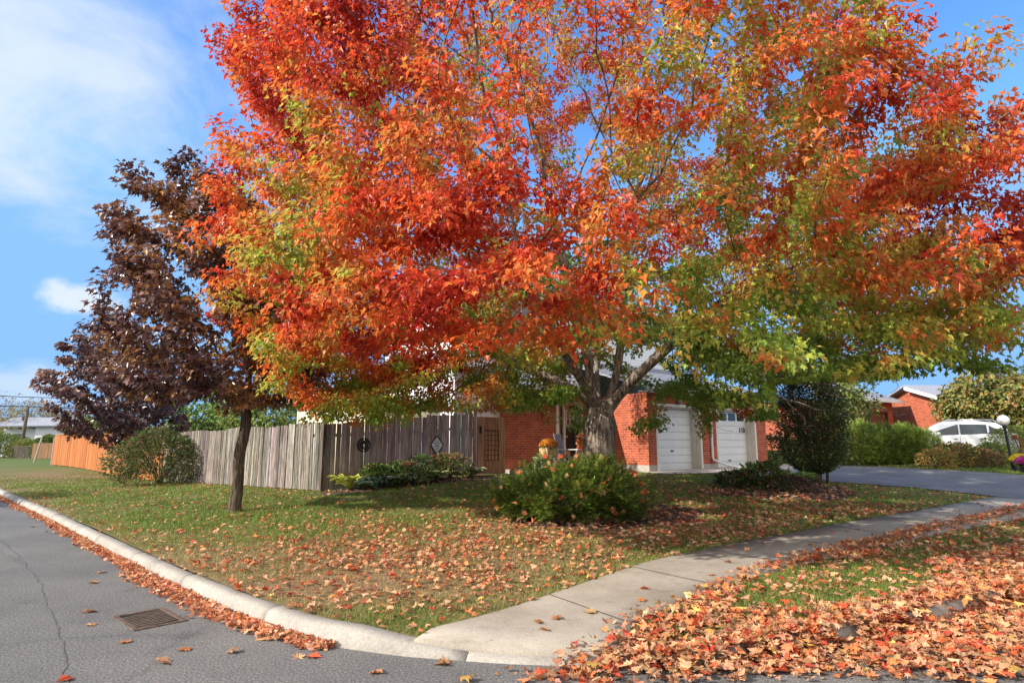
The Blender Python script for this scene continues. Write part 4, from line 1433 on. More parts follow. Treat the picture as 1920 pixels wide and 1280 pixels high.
FC = np.array((-4.68, 15.3)); FL = np.array((-12.5, 22.2)); FO = np.array((-26.8, 36.0)); FR = np.array((-1.16, 17.78))
fl_t, _, _ = fence('weathered_fence', 'sunlit weathered grey board fence running back from the corner post', [FC + (FL - FC) * .008, FL], 1.68, M['fence'], .13, tone=(.55, 1.45), tilt=.012, top=lambda u: 1.66 + .03 * math.sin(u * 19))
fr_t, _, _ = fence('weathered_fence', 'shaded grey-brown board fence with wall ornaments behind the border', [FC + (FR - FC) * .012, FR], 1.66, M['fence_shade'], .125, tone=(.7, 1.3), top=lambda u: 1.62 + .06 * u + (.05 if u > .62 else 0))
def post(parent, x, y, h, mat, w=.045, cap=True):
    z = gr(x, y); pl = parent.location
    mb = MB(); mb.c = (.8, .72, .68)
    a = HA
    Mx = Matrix.Translation((x - pl.x, y - pl.y, z - pl.z)) @ Matrix.Rotation(a, 4, 'Z')
    mb.box(-w, w, -w, w, -.2, h, Mx)
    if cap:
        mb.box(-w - .02, w + .02, -w - .02, w + .02, h + .001, h + .03, Mx); mb.box(-w - .005, w + .005, -w - .005, w + .005, h + .031, h + .09, Mx); mb.box(-w - .016, w + .016, -w - .016, w + .016, h + .091, h + .11, Mx)
    mb.build('post', mat, parent, col=True, bevel=.004)
post(fr_t, FC[0], FC[1], 1.72, M['fence'])
post(fr_t, FR[0] + .06, FR[1] + .04, 1.76, M['fence_shade'], .05)
for u in (.33, .66): 
    p = FC + (FL - FC) * u + np.array((.05, .07)); post(fl_t, p[0], p[1], 1.66, M['fence'], .045, False)
fo_t, _, _ = fence('stained_fence', 'bright orange stained board fence beyond the fence shrub', [FL + (FO - FL) * .01, FO], 1.66, M['fence_or'], .145, cap=True, tone=(.85, 1.15), battens=True)
post(fo_t, FO[0], FO[1], 1.6, M['whitehouse'], .06, False)
# gate
gp_ = FR + HU * .18
t = thing('garden_gate', 'brown wooden gate with square wire lattice window below the white siding', 'gate', (gp_[0], gp_[1], gr(*gp_)), HA)
GW, GH = .98, 1.68
mb = MB()
for x0, x1, z0, z1 in ((0, .24, .05, GH), (GW - .24, GW, .05, GH), (.241, GW - .241, GH - .38, GH), (.241, GW - .241, .05, .42)):
    mb.c = tuple(rng.uniform(.85, 1.15) * np.ones(3)); mb.box(x0, x1, -.02, .02, z0, z1)
mb.build('gate_frame', M['gate'], t, col=True, bevel=.004)
mb = MB()
for k in range(5): x = .25 + k * (GW - .5) / 4; mb.tube([(x, -.012, .42), (x, -.012, GH - .38)], .009, 5)
for k in range(7): z = .43 + k * (GH - .82) / 6; mb.tube([(.24, -.02, z), (GW - .24, -.02, z)], .009, 5)
mb.build('lattice', M['black'], t)
mb = MB(); mb.c = (1.5, 1.35, 1.2); mb.box(.235, GW - .235, .012, .02, .415, GH - .375); mb.build('back_board', M['gate'], t, col=True)
mb = MB(); mb.box(.07, .12, -.045, -.021, 1.2, 1.42); mb.tube([(.095, -.045, 1.4), (.095, -.08, 1.36), (.095, -.08, 1.27), (.095, -.045, 1.23)], .012, 6); mb.build('handle', M['black'], t)
# ornaments on the dark fence
def onfence(px, py):
    r = ray(px, py)
    d = FR - FC; nrm = np.array((d[1], -d[0])); nrm /= np.linalg.norm(nrm)
    tt = (FC @ nrm + .03) / (r[:2] @ nrm)
    return np.array((0, 0, EYE)) + r * tt
FA = math.atan2(*(FR - FC)[::-1])
p = onfence(682, 834)
t = thing('wall_medallion', 'round black pierced metal medallion hanging on the dark fence', 'ornament', tuple(p), FA)
mb = MB(); Rr = .165
def ringtube(mb, R_, r_, n=28): mb.tube([(R_ * math.cos(a), 0, R_ * math.sin(a)) for a in np.linspace(0, 2 * math.pi, n)], r_, 6, False)
ringtube(mb, Rr, .02); mb.build('rim', M['black'], t, smooth=True)
mb = MB(); ringtube(mb, .095, .01); ringtube(mb, .04, .012, 14)
for k in range(10):
    a = k * math.pi / 5; mb.tube([(.04 * math.cos(a), 0, .04 * math.sin(a)), (.10 * math.cos(a + .35), -.004, .10 * math.sin(a + .35)), (.155 * math.cos(a), 0, .155 * math.sin(a))], .011, 5)
mb.build('scrollwork', M['black'], t, smooth=True)
p = onfence(819, 834)
t = thing('diamond_panel', 'white diamond shaped stained glass panel with black edge on the dark fence', 'ornament', tuple(p), FA)
a_, b_ = .2, .255
mb = MB(); mb.prism([(0, -b_ * .92), (a_ * .92, 0), (0, b_ * .92), (-a_ * .92, 0)], -.01, .01, 'y'); mb.build('panel', M['white'], t)
mb = MB()
dm = [(0, -b_), (a_, 0), (0, b_), (-a_, 0)]
for k in range(4): q0, q1 = dm[k], dm[(k + 1) % 4]; mb.tube([(q0[0], -.012, q0[1]), (q1[0], -.012, q1[1])], .014, 6)
mb.build('edge', M['black'], t)
mb = MB()
for k in range(5):
    a = k * 1.256 + .3; mb.prism([(.02 * math.cos(a), .03 + .02 * math.sin(a)), (.07 * math.cos(a + .25), .03 + .07 * math.sin(a + .25)), (.085 * math.cos(a), .03 + .085 * math.sin(a)), (.07 * math.cos(a - .25), .03 + .07 * math.sin(a - .25))], -.0135, -.0105, 'y')
mb.prism([(-.006, -.17), (.006, -.17), (.006, .02), (-.006, .02)], -.013, -.0105, 'y'); mb.prism([(.0, -.1), (.05, -.07), (.06, -.04), (.02, -.07)], -.013, -.0105, 'y')
mb.build('flower_motif', M['terracotta'], t)
mb = MB(); mb.prism([(-.17, -.02), (-.04, -.02), (-.03, -.16)], -.0125, -.0104, 'y'); mb.build('grey_pane', M['diam'], t)

# porch things again: mum basket, chair, wreath
def mum(name, label, loc, r, cols, potmat, pr=.16, ph=.2, n=1500, pot='pot', group=None, rz=0):
    t = thing(name, label, 'potted flowers', loc, rz, group)
    mb = MB()
    if pot == 'basket': mb.box(-pr, pr, -pr, pr, .002, ph)
    else: mb.lathe([(pr * .75, 0), (pr, ph), (pr * .9, ph + .001)], n=16)
    mb.build(pot, potmat, t, bevel=.008)
    d = rdir(n); d[:, 2] = np.abs(d[:, 2]) * .9 - .15
    Q = np.array((0, 0, ph + r * .35)) + d * r * (1 + rng.normal(0, .03, (n, 1))) * np.array((1, 1, .8))
    m = 5
    QQ = np.repeat(Q, m, 0); dd = np.repeat(d, m, 0)
    leaf_mesh('flowers', QQ, unit(np.cross(dd, rdir(n * m))) + dd * .35, dd + rng.normal(0, .2, (n * m, 3)), rng.uniform(.02, .034, n * m), np.repeat(pick(cols, n), m, 0), M['mumo'], t, OVAL_T * np.array((1.5, 1)), OVAL_F)
    d2 = rdir(260); leaf_mesh('leaves', np.array((0, 0, ph + r * .3)) + d2 * r * np.array((.9, .9, .55)), d2, rdir(260) + np.array((0, 0, .8)), rng.uniform(.04, .07, 260), pick(GR, 260), M['leaf'], t, OVAL_T, OVAL_F)
    return t
mum('mum_basket', 'orange mums in a square wicker basket on the white porch stool', hp(-2.86, 1.3, .48), .27, [(.72, .26, .03), (.75, .34, .04), (.6, .16, .02)], M['wicker'], .2, .27, 1100, 'basket', rz=HA)
t = thing('porch_chair', 'slate grey slatted porch chair beside the front door', 'chair', hp(-1.95, 1.35, .1), HA + R(25))
mb = MB()
for k in range(4): mb.box(-.25 + k * .128, -.25 + k * .128 + .11, .18, .205, .38, 1.15, Matrix.Rotation(R(-14), 4, 'X'))
mb.build('backrest', M['slate'], t, bevel=.004)
mb = MB()
for k in range(4): mb.box(-.26, .26, -.3 + k * .125, -.3 + k * .125 + .11, .36, .385)
mb.build('seat', M['slate'], t, bevel=.004)
for sx in (-1, 1):
    mb = MB(); mb.box(sx * .3 - .05, sx * .3 + .05, -.38, .28, .58, .605); mb.build('armrest', M['white'], t, bevel=.004)
    for yy in (-.32, .2):
        mb = MB(); mb.box(sx * .29 - .03, sx * .29 + .03, yy - .03, yy + .03, 0, .579); mb.build('leg', M['slate'], t)
t = thing('autumn_wreath', 'autumn wreath of orange and red leaves leaning on the porch chair back', 'wreath', hp(-1.72, 1.18, .78), HA)
n = 420; a = rng.uniform(0, 6.28, n); rr = .12 + rng.normal(0, .04, n)
Pq = np.c_[rr * np.cos(a), -.05 + rng.normal(0, .03, n), .12 + rr * np.sin(a) * 1.35]
leaf_mesh('leaves', Pq, rdir(n), rdir(n) * .6 + np.array((0, -1, .2)), rng.uniform(.05, .085, n), pick([(.7, .2, .03), (.6, .07, .03), (.7, .4, .08), (.65, .5, .3)], n), M['mumo'], t)
mb = MB(); mb.tube([(.12 * math.cos(k), -.03, .12 + .16 * math.sin(k)) for k in np.linspace(0, 6.283, 24)], .03, 6, False); mb.build('ring', M['wicker'], t, smooth=True)


# ================================================================== RIGHT SIDE: neighbours, hedge, car, lamp post
# next-door brick house just right of the garage
nb = thing('neighbour_house', 'red brick house set back behind the tall dark yew with a brown garage door', 'house', (*hw(7.4, 3.2), .88), HA)
mb = MB(); mb.box(0, 3.0, 0, .2, 0, 2.7); mb.box(0, .2, .201, 6, 0, 2.7); mb.build('wall', M['brick'], nb)
mb = MB(); mb.box(.5, 1.6, -.05, -.001, 1.72, 1.78); mb.box(.5, 1.6, -.03, .0, 2.2, 2.25); mb.build('window_frame', M['white'], nb)
mb = MB(); mb.box(.55, 1.55, -.02, -.002, 1.781, 2.199); mb.build('window', M['glass'], nb)
shingle_roof('roof', -.3, 3.4, -.4, 5, 2.7, 4.4, nb, 12)
mb = MB(); mb.box(-.3, 3.4, -.43, -.402, 2.58, 2.72); mb.build('eaves', M['trim'], nb)

def neighbour(name, label, px0, px1, y, zb, zt, garage, px_g=None):
    a = gy(px0, 835, y); 
    t = thing(name, label, 'house', (a[0], y, zb), HA)
    return t
# brown-garage house
B0 = gy(1608, 835, 31.0)
hb = thing('neighbour_house', 'far brick house with brown garage door and grey roof above the clipped hedge', 'house', (B0[0], 31.0, .95), HA)
mb = MB()
mb.box(0, 1.55, 0, .25, 0, 2.95); mb.box(3.55, 4.2, 0, .25, 0, 2.95); mb.box(1.55, 3.55, 0, .25, 2.4, 2.95); mb.box(0, .25, .251, 7, 0, 2.95); mb.box(-3.2, -.001, 1.2, 1.4, 0, 2.95)
mb.build('wall', M['brick'], hb)
mb = MB()
for k in range(5): mb.box(1.56 + k * .4, 1.56 + k * .4 + .385, .12, .16, 0, 2.39)
mb.build('garage_door', M['brown'], hb)
mb = MB(); mb.box(1.5, 1.56, -.02, .1, 0, 2.42); mb.box(3.54, 3.6, -.02, .1, 0, 2.42); mb.box(1.561, 3.539, -.02, .1, 2.35, 2.42); mb.build('garage_door_frame', M['brown'], hb)
shingle_roof('roof', -3.6, 4.5, -.5, 5.5, 2.98, 5.3, hb, 14)
mb = MB(); mb.box(-3.6, 4.5, -.54, -.502, 2.84, 3.0); mb.build('eaves', M['white'], hb)
mb = MB(); mb.tube([(1.35, -.04, 2.8), (1.35, -.04, .1)], .045, 8); mb.build('downspout', M['black'], hb, smooth=True)
mb = MB(); mb.box(4.3, 5.6, 1.4, 1.6, 0, 2.6); mb.build('porch_wall', M['brick'], hb)
# gable-wall house: its side faces the sun
C0 = gy(1722, 835, 33.0)
C1 = gy(1806, 835, 29.8)
ca = math.atan2(C1[1] - C0[1], C1[0] - C0[0]); cl = math.hypot(C1[0] - C0[0], C1[1] - C0[1])
hc = thing('neighbour_house', 'far brick house turning its sunlit gable wall and white eaves toward the left', 'house', (C0[0], 33.0, .95), ca)
mb = MB(); mb.prism([(0, 0), (cl, 0), (cl, 2.75), (0, 3.75), (-3.2, 2.75), (-3.2, 0)], 0, .25, 'y'); mb.box(cl - .25, cl, .251, 6, 0, 2.74); mb.build('wall', M['brick'], hc)
mb = MB()
mb.add(slab([(-.1, -.4, 3.86), (cl + .5, -.4, 2.78), (cl + .5, 7, 2.78), (-.1, 7, 3.86)], .1), SL)
mb.add(slab([(-3.6, -.4, 2.76), (-.101, -.4, 3.86), (-.101, 7, 3.86), (-3.6, 7, 2.76)], .1), SL)
mb.build('roof', M['roof'], hc)
mb = MB()
mb.prism([(-.05, 3.58), (cl + .5, 2.5), (cl + .5, 2.67), (-.05, 3.75)], -.43, -.402, 'y'); mb.build('bargeboard', M['white'], hc)

# clipped hedge: one shrub after another
for k, (px, lab) in enumerate(((1612, 'leftmost clipped yew mound of the hedge next to the dark columnar yew'), (1662, 'clipped yew mound below the brown garage door'), (1712, 'clipped yew mound left of the white car'), (1752, 'dark green yew mound partly hiding the front of the white car'))):
    p = gy(px, 868, 21.6)
    conifer('hedge_yew', lab, (p[0], 21.6 + .25 * k), (.8, .7, 1.4 - .05 * k), 2600, [(.16, .24, .04), (.22, .30, .05), (.11, .16, .03)], [(.42, .54, .08), (.5, .58, .1)], .17, seed=20 + k, lump=.22, stems=8, group='clipped yews of the hedge', nl=.045, inner=.7)
def far_at(px, y): return (gy(px, 835, y)[0], y)
shrub('burning_bush', 'orange tinged shrub in front of the white car door', 'shrub', far_at(1795, 20.6), (.7, .5, .78), 1300, (.06, .11), [(.3, .26, .06), (.16, .2, .05), (.4, .17, .05)], seed=24, stems=8)
shrub('burning_bush', 'yellow-orange shrub at the hedge end left of the white car door', 'shrub', far_at(1752, 20.2), (.6, .5, .62), 1000, (.06, .11), [(.4, .3, .07), (.2, .24, .05), (.45, .2, .06)], seed=25, stems=8)
shrub('burning_bush', 'russet low shrub under the rear wheel of the white car', 'shrub', far_at(1835, 20.6), (.7, .5, .6), 1100, (.06, .1), [(.28, .12, .06), (.2, .1, .05), (.2, .17, .05)], seed=26, stems=8)
shrub('round_shrub', 'rounded yellow-green shrub behind the globe lamp post at the right edge', 'shrub', far_at(1915, 22.0), (1.25, 1.0, 1.5), 4200, (.05, .09), [(.2, .25, .045), (.14, .19, .035), (.27, .3, .06)], seed=27, stems=10, lump=.18, inner=.6)
shrub('round_shrub', 'small yellow-green shrub between the white car wheel and the lamp post', 'shrub', far_at(1862, 21.2), (.62, .6, .8), 1500, (.05, .09), [(.17, .21, .04), (.13, .17, .035)], seed=28, stems=8)

# white estate car, seen from its left rear
cp = gy(1868, 835, 23.6)
car = thing('parked_car', 'white car with silver roof rails parked behind the hedge and shrubs', 'car', (cp[0] - .35, 23.6, gr(cp[0], 23.6) + .12), R(-32 + 180))
car.scale = (.91, .91, .91)
# local: +x forward, y left/right, length 4.6, rear axle at x=0
def station(x):
    zb = .28
    belt = np.interp(x, [-.95, -.6, 1.5, 2.6, 3.6], [1.02, 1.04, .98, .96, .72])
    roof = np.interp(x, [-.95, -.72, -.35, .3, 1.0, 1.6, 2.6, 3.6], [1.06, 1.2, 1.50, 1.60, 1.61, 1.55, 1.0, .74])
    hw_ = np.interp(x, [-.95, -.6, 0, 2.4, 3.2, 3.6], [.78, .88, .92, .92, .86, .7])
    return zb, belt, max(roof, belt + .03), hw_
xs = np.r_[np.linspace(-.95, 3.6, 30)]
V, F_ = [], []
for x in xs:
    zb, bl, rf, h_ = station(x)
    g = rf - bl
    ring = [(h_ * .88, zb), (h_, zb + .22), (h_ * 1.0, bl - .18), (h_ * .97, bl), (h_ * (.97 - .2 * min(g / .6, 1)), bl + g * .82), (h_ * (.9 - .26 * min(g / .6, 1)), rf - g * .03), (h_ * .3, rf + .015)]
    for sgn in (1, -1):
        V += [(x, sgn * y, z) for y, z in (ring if sgn == 1 else ring[::-1])]
k = 14
for i in range(len(xs) - 1):
    F_ += [(i * k + j, i * k + (j + 1) % k, (i + 1) * k + (j + 1) % k, (i + 1) * k + j) for j in range(k)]
F_ += [tuple(range(k))[::-1], tuple(range((len(xs) - 1) * k, len(xs) * k))]
mb = MB(); mb.add(V, F_); body = mb.build('body', M['car'], car, smooth=True)
def sidep(x, f, sgn, out=.012):
    zb, bl, rf, h_ = station(x); g = rf - bl
    y = h_ * (.97 - .2 * min(g / .6, 1) * f) + out
    return (x, sgn * y, bl + g * .82 * f)
for sgn in (1, -1):
    for (xa, xb, nm) in ((.02, .92, 'window'), (.98, 1.75, 'window'), (-.52, -.05, 'quarter_window')):
        mb = MB(); n_ = 6
        xx = np.linspace(xa, xb, n_)
        lowf = [.08] * n_; hif = [.93] * n_
        if nm == 'quarter_window': hif = list(np.linspace(.2, .9, n_))
        if xb > 1.7: hif = list(np.linspace(.93, .5, n_))
        vs = [sidep(x, a, sgn) for x, a in zip(xx, lowf)] + [sidep(x, a, sgn) for x, a in zip(xx, hif)]
        fs = [(i, i + 1, n_ + i + 1, n_ + i) if sgn < 0 else (i + 1, i, n_ + i, n_ + i + 1) for i in range(n_ - 1)]
        mb.add(vs, fs); mb.build(nm, M['glass'], car)
    mb = MB(); mb.tube([(-.35, sgn * .60, 1.56), (-.2, sgn * .62, 1.645), (1.3, sgn * .62, 1.66), (1.5, sgn * .6, 1.60)], .022, 6); mb.build('roof_rail', M['chrome'], car, smooth=True)
    for xs_ in (-.02, .95, 1.85):
        pts_ = [(xs_, sgn * (station(xs_)[3] + .001), .42), (xs_, sgn * (station(xs_)[3] + .002), .8), (xs_, sgn * (station(xs_)[3] * .97 + .003), station(xs_)[1])]
        mb = MB(); mb.tube(pts_, .007, 4); mb.build('door_seam', M['black'], car)
    mb = MB(); mb.box(1.62, 1.74, sgn * .93 - .09, sgn * .93 + .09, 1.0, 1.14); mb.build('wing_mirror', M['car'], car, bevel=.03)
    mb = MB(); mb.tube([(-.6, sgn * .90, .40), (3.0, sgn * .90, .40)], .045, 6); mb.build('sill_trim', M['black'], car)
    for xh in (.12, 1.05):
        mb = MB(); mb.tube([(xh, sgn * .925, .86), (xh + .1, sgn * .955, .865), (xh + .2, sgn * .925, .86)], .016, 6); mb.build('door_handle', M['chrome'], car, smooth=True)
    mb = MB(); mb.prism([(-.93, .8), (-.75, .82), (-.72, 1.0), (-.9, 1.02)], sgn * .80, sgn * .9, 'y'); mb.build('tail_light', M['red'], car, bevel=.01)
    for xw in (0, 2.7):
        mb = MB(); c_ = sgn * .80
        mb.prism([(xw + .36 * math.cos(a), .34 + .36 * math.sin(a)) for a in np.linspace(0, 2 * math.pi, 28, endpoint=False)], c_ - .11, c_ + .125, 'y'); w_ = mb.build('wheel', M['tyre'], car, bevel=.02)
        mb = MB(); mb.prism([(xw + .24 * math.cos(a), .34 + .24 * math.sin(a)) for a in np.linspace(0, 2 * math.pi, 24, endpoint=False)], c_ - .13 * 1, c_ + .135, 'y'); mb.build('rim', M['chrome'], w_)
mb = MB(); mb.add([(-.93, -.6, 1.1), (-.93, .6, 1.1), (-.42, .52, 1.50), (-.42, -.52, 1.50)], [(0, 1, 2, 3)]); mb.V = [(x - .06, y, z + .03) for x, y, z in mb.V]; mb.build('rear_window', M['glass'], car)
for xb_ in (.1, 1.0):
    mb = MB(); mb.box(xb_ - .04, xb_ + .04, -.66, .66, 1.668, 1.70); mb.build('roof_bar', M['black'], car)

# globe lamp post, leaning a little
lp_ = onground(1894, 878)
lx = far_at(1894, 19.6)
lampp = thing('lamp_post', 'black garden lamp post with a white glass globe at the right edge', 'lamp', (lx[0], lx[1], gr(*lx)), 0)
lampp.rotation_euler = (0, R(-4), 0)
mb = MB(); mb.lathe([(.075, -.05), (.075, .04), (.042, .07), (.036, 1.36), (.06, 1.38), (.06, 1.42)], n=14); mb.build('pole', M['black'], lampp, smooth=False)
mb = MB(); mb.lathe([(.17 * math.sin(a) + .001, 1.42 + .165 - .17 * math.cos(a)) for a in np.linspace(.3, math.pi, 14)], n=22); mb.build('globe', M['globe'], lampp, smooth=True)
px_ = far_at(1921, 19.0); mum('potted_mum', 'magenta mums in a dark pot by the lamp post at the right edge', (px_[0], px_[1], gr(*px_)), .30, [(.55, .05, .28), (.65, .1, .4), (.45, .03, .2)], M['terracotta'], .17, .24, 1200)
px_ = far_at(1908, 19.5); mum('potted_mum', 'yellow mums in a dark pot beside the magenta ones', (px_[0], px_[1], gr(*px_)), .30, [(.72, .48, .03), (.75, .58, .06)], M['terracotta'], .17, .26, 1200)
wf = hw(6.75, 1.2)
shrub('yellow_plant', 'yellow leaved plant at the right corner of the garage', 'plant', (wf[0], wf[1]), (.3, .3, .9), 160, (.09, .16), [(.66, .45, .04), (.10, .16, .04), (.07, .1, .03)], [1, 2, 2], seed=30, stems=5)
wf = hw(7.3, .4)
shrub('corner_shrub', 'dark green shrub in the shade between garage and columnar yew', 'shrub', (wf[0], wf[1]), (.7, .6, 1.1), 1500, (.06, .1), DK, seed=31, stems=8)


# ================================================================== FAR TREES, LEFT BACKGROUND
def leafy_tree(name, label, base, h, r, nl, size, cols, w, seed, trunk=1.5, group=None, thr=.25, bare=1.0, nb=230, zlow=None):
    z0 = gr(*base); t = thing(name, label, 'tree', (base[0], base[1], z0), 0, group)
    q = np.c_[rng.uniform(-1, 1, (nb * 4, 3))]; q = q[(np.linalg.norm(q, axis=1) < 1)]
    q = q[rng.random(len(q)) < .25 + np.linalg.norm(q, axis=1)][:nb] * np.array((r, r, (h - trunk) / 2)) + np.array((0, 0, trunk + (h - trunk) / 2))
    q[:, :2] *= (.75 + .5 * vnoise(q, r * .6, seed))[:, None]
    init = np.array([(0, 0, -.1)] + [(.04 * math.sin(k), .03 * math.cos(k), .3 * k + .2) for k in range(int(trunk / .3) + 3)])
    nodes, par = grow(init, np.arange(len(init)) - 1, q, r * .11, r * .2, r * 2, 70)
    P, rr_, ch, kids = tree_chains(nodes, par, .012, 2.2, .05 + h * .016, len(init))
    tubes('trunk', ch, M['bark2'], t, 6)
    Q, D, Nn, s = crown_leaves(P, rr_, np.array((0, 0, h * .4)), nl, .05, r * .2, size, seed, thr, .8)
    leaf_mesh('crown', Q, D, Nn, s, pick(cols, nl, w), M['leaf'], t, OVAL_T * np.array((1.5, 1)), OVAL_F)
    return t
YG = [(.2, .22, .05), (.13, .17, .04), (.3, .25, .06)]
leafy_tree('background_tree', 'olive green tree crown rising behind the white car at the right edge', far_at(1890, 27.5), 4.0, 2.6, 6500, (.12, .2), YG + [(.3, .17, .05)], None, 101, 1.0)
leafy_tree('background_tree', 'yellowish tree behind the sunlit gable at the right', far_at(1835, 29), 3.7, 1.7, 3600, (.12, .2), YG, None, 102, 1.0)
leafy_tree('background_tree', 'dark olive tree at the far right edge of the picture', far_at(1965, 30), 4.4, 2.8, 5000, (.12, .2), YG, None, 103, 1.0)
leafy_tree('background_tree', 'small leafy tree between hedge and dark columnar yew', far_at(1592, 25.5), 4.4, 1.5, 2400, (.1, .16), [(.2, .24, .05), (.14, .18, .04)], None, 104, 1.2)
leafy_tree('background_tree', 'yellow-green tree seen under the purple maple above the grey fence', far_at(495, 34), 4.6, 2.6, 3200, (.14, .24), [(.22, .28, .05), (.3, .33, .07), (.14, .2, .04)], None, 105, 1.0)
leafy_tree('background_tree', 'dark green tree behind the purple crowns above the grey fence', far_at(400, 42), 5.2, 3.2, 3200, (.18, .28), GR, None, 106, 1.0)
leafy_tree('background_tree', 'green tree low behind the left end of the orange fence', far_at(215, 52), 4.4, 3.2, 2600, (.2, .3), GR, None, 107, .8)
leafy_tree('bare_tree', 'half bare grey tree with few yellow leaves left of the utility pole', far_at(22, 78), 8.0, 5.0, 2600, (.13, .24), [(.4, .28, .1), (.3, .26, .12), (.22, .2, .08)], None, 108, 1.6, nb=420, group='half bare trees in the left distance')
leafy_tree('bare_tree', 'half bare grey tree with thin yellow crown behind the utility pole', far_at(72, 84), 7.8, 5.4, 2800, (.13, .24), [(.42, .3, .1), (.3, .25, .1), (.2, .2, .08)], None, 109, 1.6, nb=420, group='half bare trees in the left distance')
leafy_tree('bare_tree', 'half bare grey tree beyond the pale house at the left', far_at(112, 92), 7.4, 4.6, 2400, (.13, .24), [(.35, .22, .1), (.3, .25, .1)], None, 110, 1.6, nb=300, group='half bare trees in the left distance')
leafy_tree('street_tree', 'leafy tree standing across the side street beyond the left edge', (-22.0, 14.4), 6.5, 2.3, 5000, (.14, .22), GR, None, 111, 1.8)
for k, (px, y, h_, r_, lab) in enumerate(((10, 70, 2.6, 3.4, 'green bush mass at the far left edge of the lawn'), (52, 66, 2.0, 2.0, 'yellow-green bush at the foot of the utility pole'), (88, 64, 2.4, 1.5, 'yellow-green bush in front of the pale house'), (-30, 66, 3.2, 4.0, 'dark green bush mass past the left edge'))):
    shrub('far_bush', lab, 'bush', far_at(px, y), (r_, r_ * .8, h_), 5000, (.11, .2), [(.13, .18, .04), (.2, .24, .05), (.09, .13, .03)] if k != 1 else [(.26, .27, .06), (.18, .21, .05)], seed=40 + k, stems=6, group='bushes in the left distance')
# continuous background treeline far away, read as one mass
n = 60000
a = rng.uniform(-1.0, 1.0, n); dist = rng.uniform(165, 215, n)
hgt = (3.5 + 3.5 * vnoise(np.c_[a * 60, a * 0], 3.0, 77) + 1.5 * vnoise(np.c_[a * 60, a * 0], .8, 78)) 
Q = np.c_[dist * np.sin(a), dist * np.cos(a), .6 + hgt * rng.random(n) ** .7]
o_ = leaf_mesh('far_wood', Q, rdir(n), rdir(n) + np.array((0, -.6, .7)), rng.uniform(.5, .95, n), pick([(.14, .16, .06), (.22, .19, .07), (.10, .13, .05), (.2, .13, .06)], n), M['leaf'], None, OVAL_T * np.array((1.6, 1)), OVAL_F)
tag(o_, 'distant autumn wood along the horizon', 'wood', kind='stuff')

# pale house and brown fence far left
ph = gy(66, 835, 74)
t = thing('pale_house', 'distant pale bluish house with grey roof at the left edge', 'house', (ph[0], 74, .35), R(4))
mb = MB(); mb.box(-.2, 3.4, 0, 5, -.3, 3.6); mb.box(-4.4, -.201, .8, 5, -.3, 3.2); mb.build('wall', M['whitehouse'], t)
mb = MB(); mb.add(slab([(-5, -.6, 3.5), (4, -.6, 3.6), (4, 3, 4.7), (-5, 3, 4.7)], .15), SL); mb.add(slab([(-5, 3.01, 4.7), (4, 3.01, 4.7), (4, 6, 3.5), (-5, 6, 3.5)], .15), SL); mb.build('roof', M['roof'], t)
for x0, x1, z0, z1 in ((1.2, 2.6, .9, 2.2), (-3.2, -1.8, 1.6, 2.6)):
    yy = 0 if x0 > 0 else .8
    mb = MB(); mb.box(x0 - .08, x1 + .08, yy - .05, yy - .001, z0 - .08, z1 + .08); w_ = mb.build('window', M['white'], t)
    mb = MB(); mb.box(x0, x1, yy - .07, yy - .051, z0, z1); mb.build('pane', M['glass'], w_)
a_, b_ = far_at(62, 60), far_at(131, 56)
fence('brown_fence', 'low dark brown board fence across the lawn at the far left', [a_, b_], 1.45, M['fence_br'], .16, tone=(.85, 1.15))
# leaning white post, chain link
lpz = far_at(68, 48)
t = thing('leaning_post', 'thin pale post leaning right on the far left lawn', 'post', (lpz[0], lpz[1], gr(*lpz)), 0); t.rotation_euler = (0, R(11), 0)
mb = MB(); mb.lathe([(.06, -.1), (.06, 2.0), (.075, 2.01), (.07, 2.08), (.02, 2.1)], n=10); mb.build('post', M['found'], t)
ca_, cb_ = far_at(24, 62), far_at(60, 60)
t = thing('chain_link_fence', 'grey chain link fence left of the brown fence', 'fence', (*ca_, gr(*ca_)))
mb = MB(); dx, dy = cb_[0] - ca_[0], cb_[1] - ca_[1]
for k in range(4): u = k / 3; mb.tube([(dx * u, dy * u, -.1), (dx * u, dy * u, 1.25)], .04, 6)
mb.tube([(0, 0, 1.22), (dx, dy, 1.22)], .03, 6); mb.build('posts_and_rail', M['pole'], t)
mb = MB()
for k in range(46):
    u = k / 46
    for sg in (1, -1):
        u2 = u + sg * .24
        if 0 <= u2 <= 1: mb.tube([(dx * u, dy * u, .03), (dx * u2, dy * u2, 1.2)], .008, 3, False)
mb.build('mesh_wire', M['pole'], t)
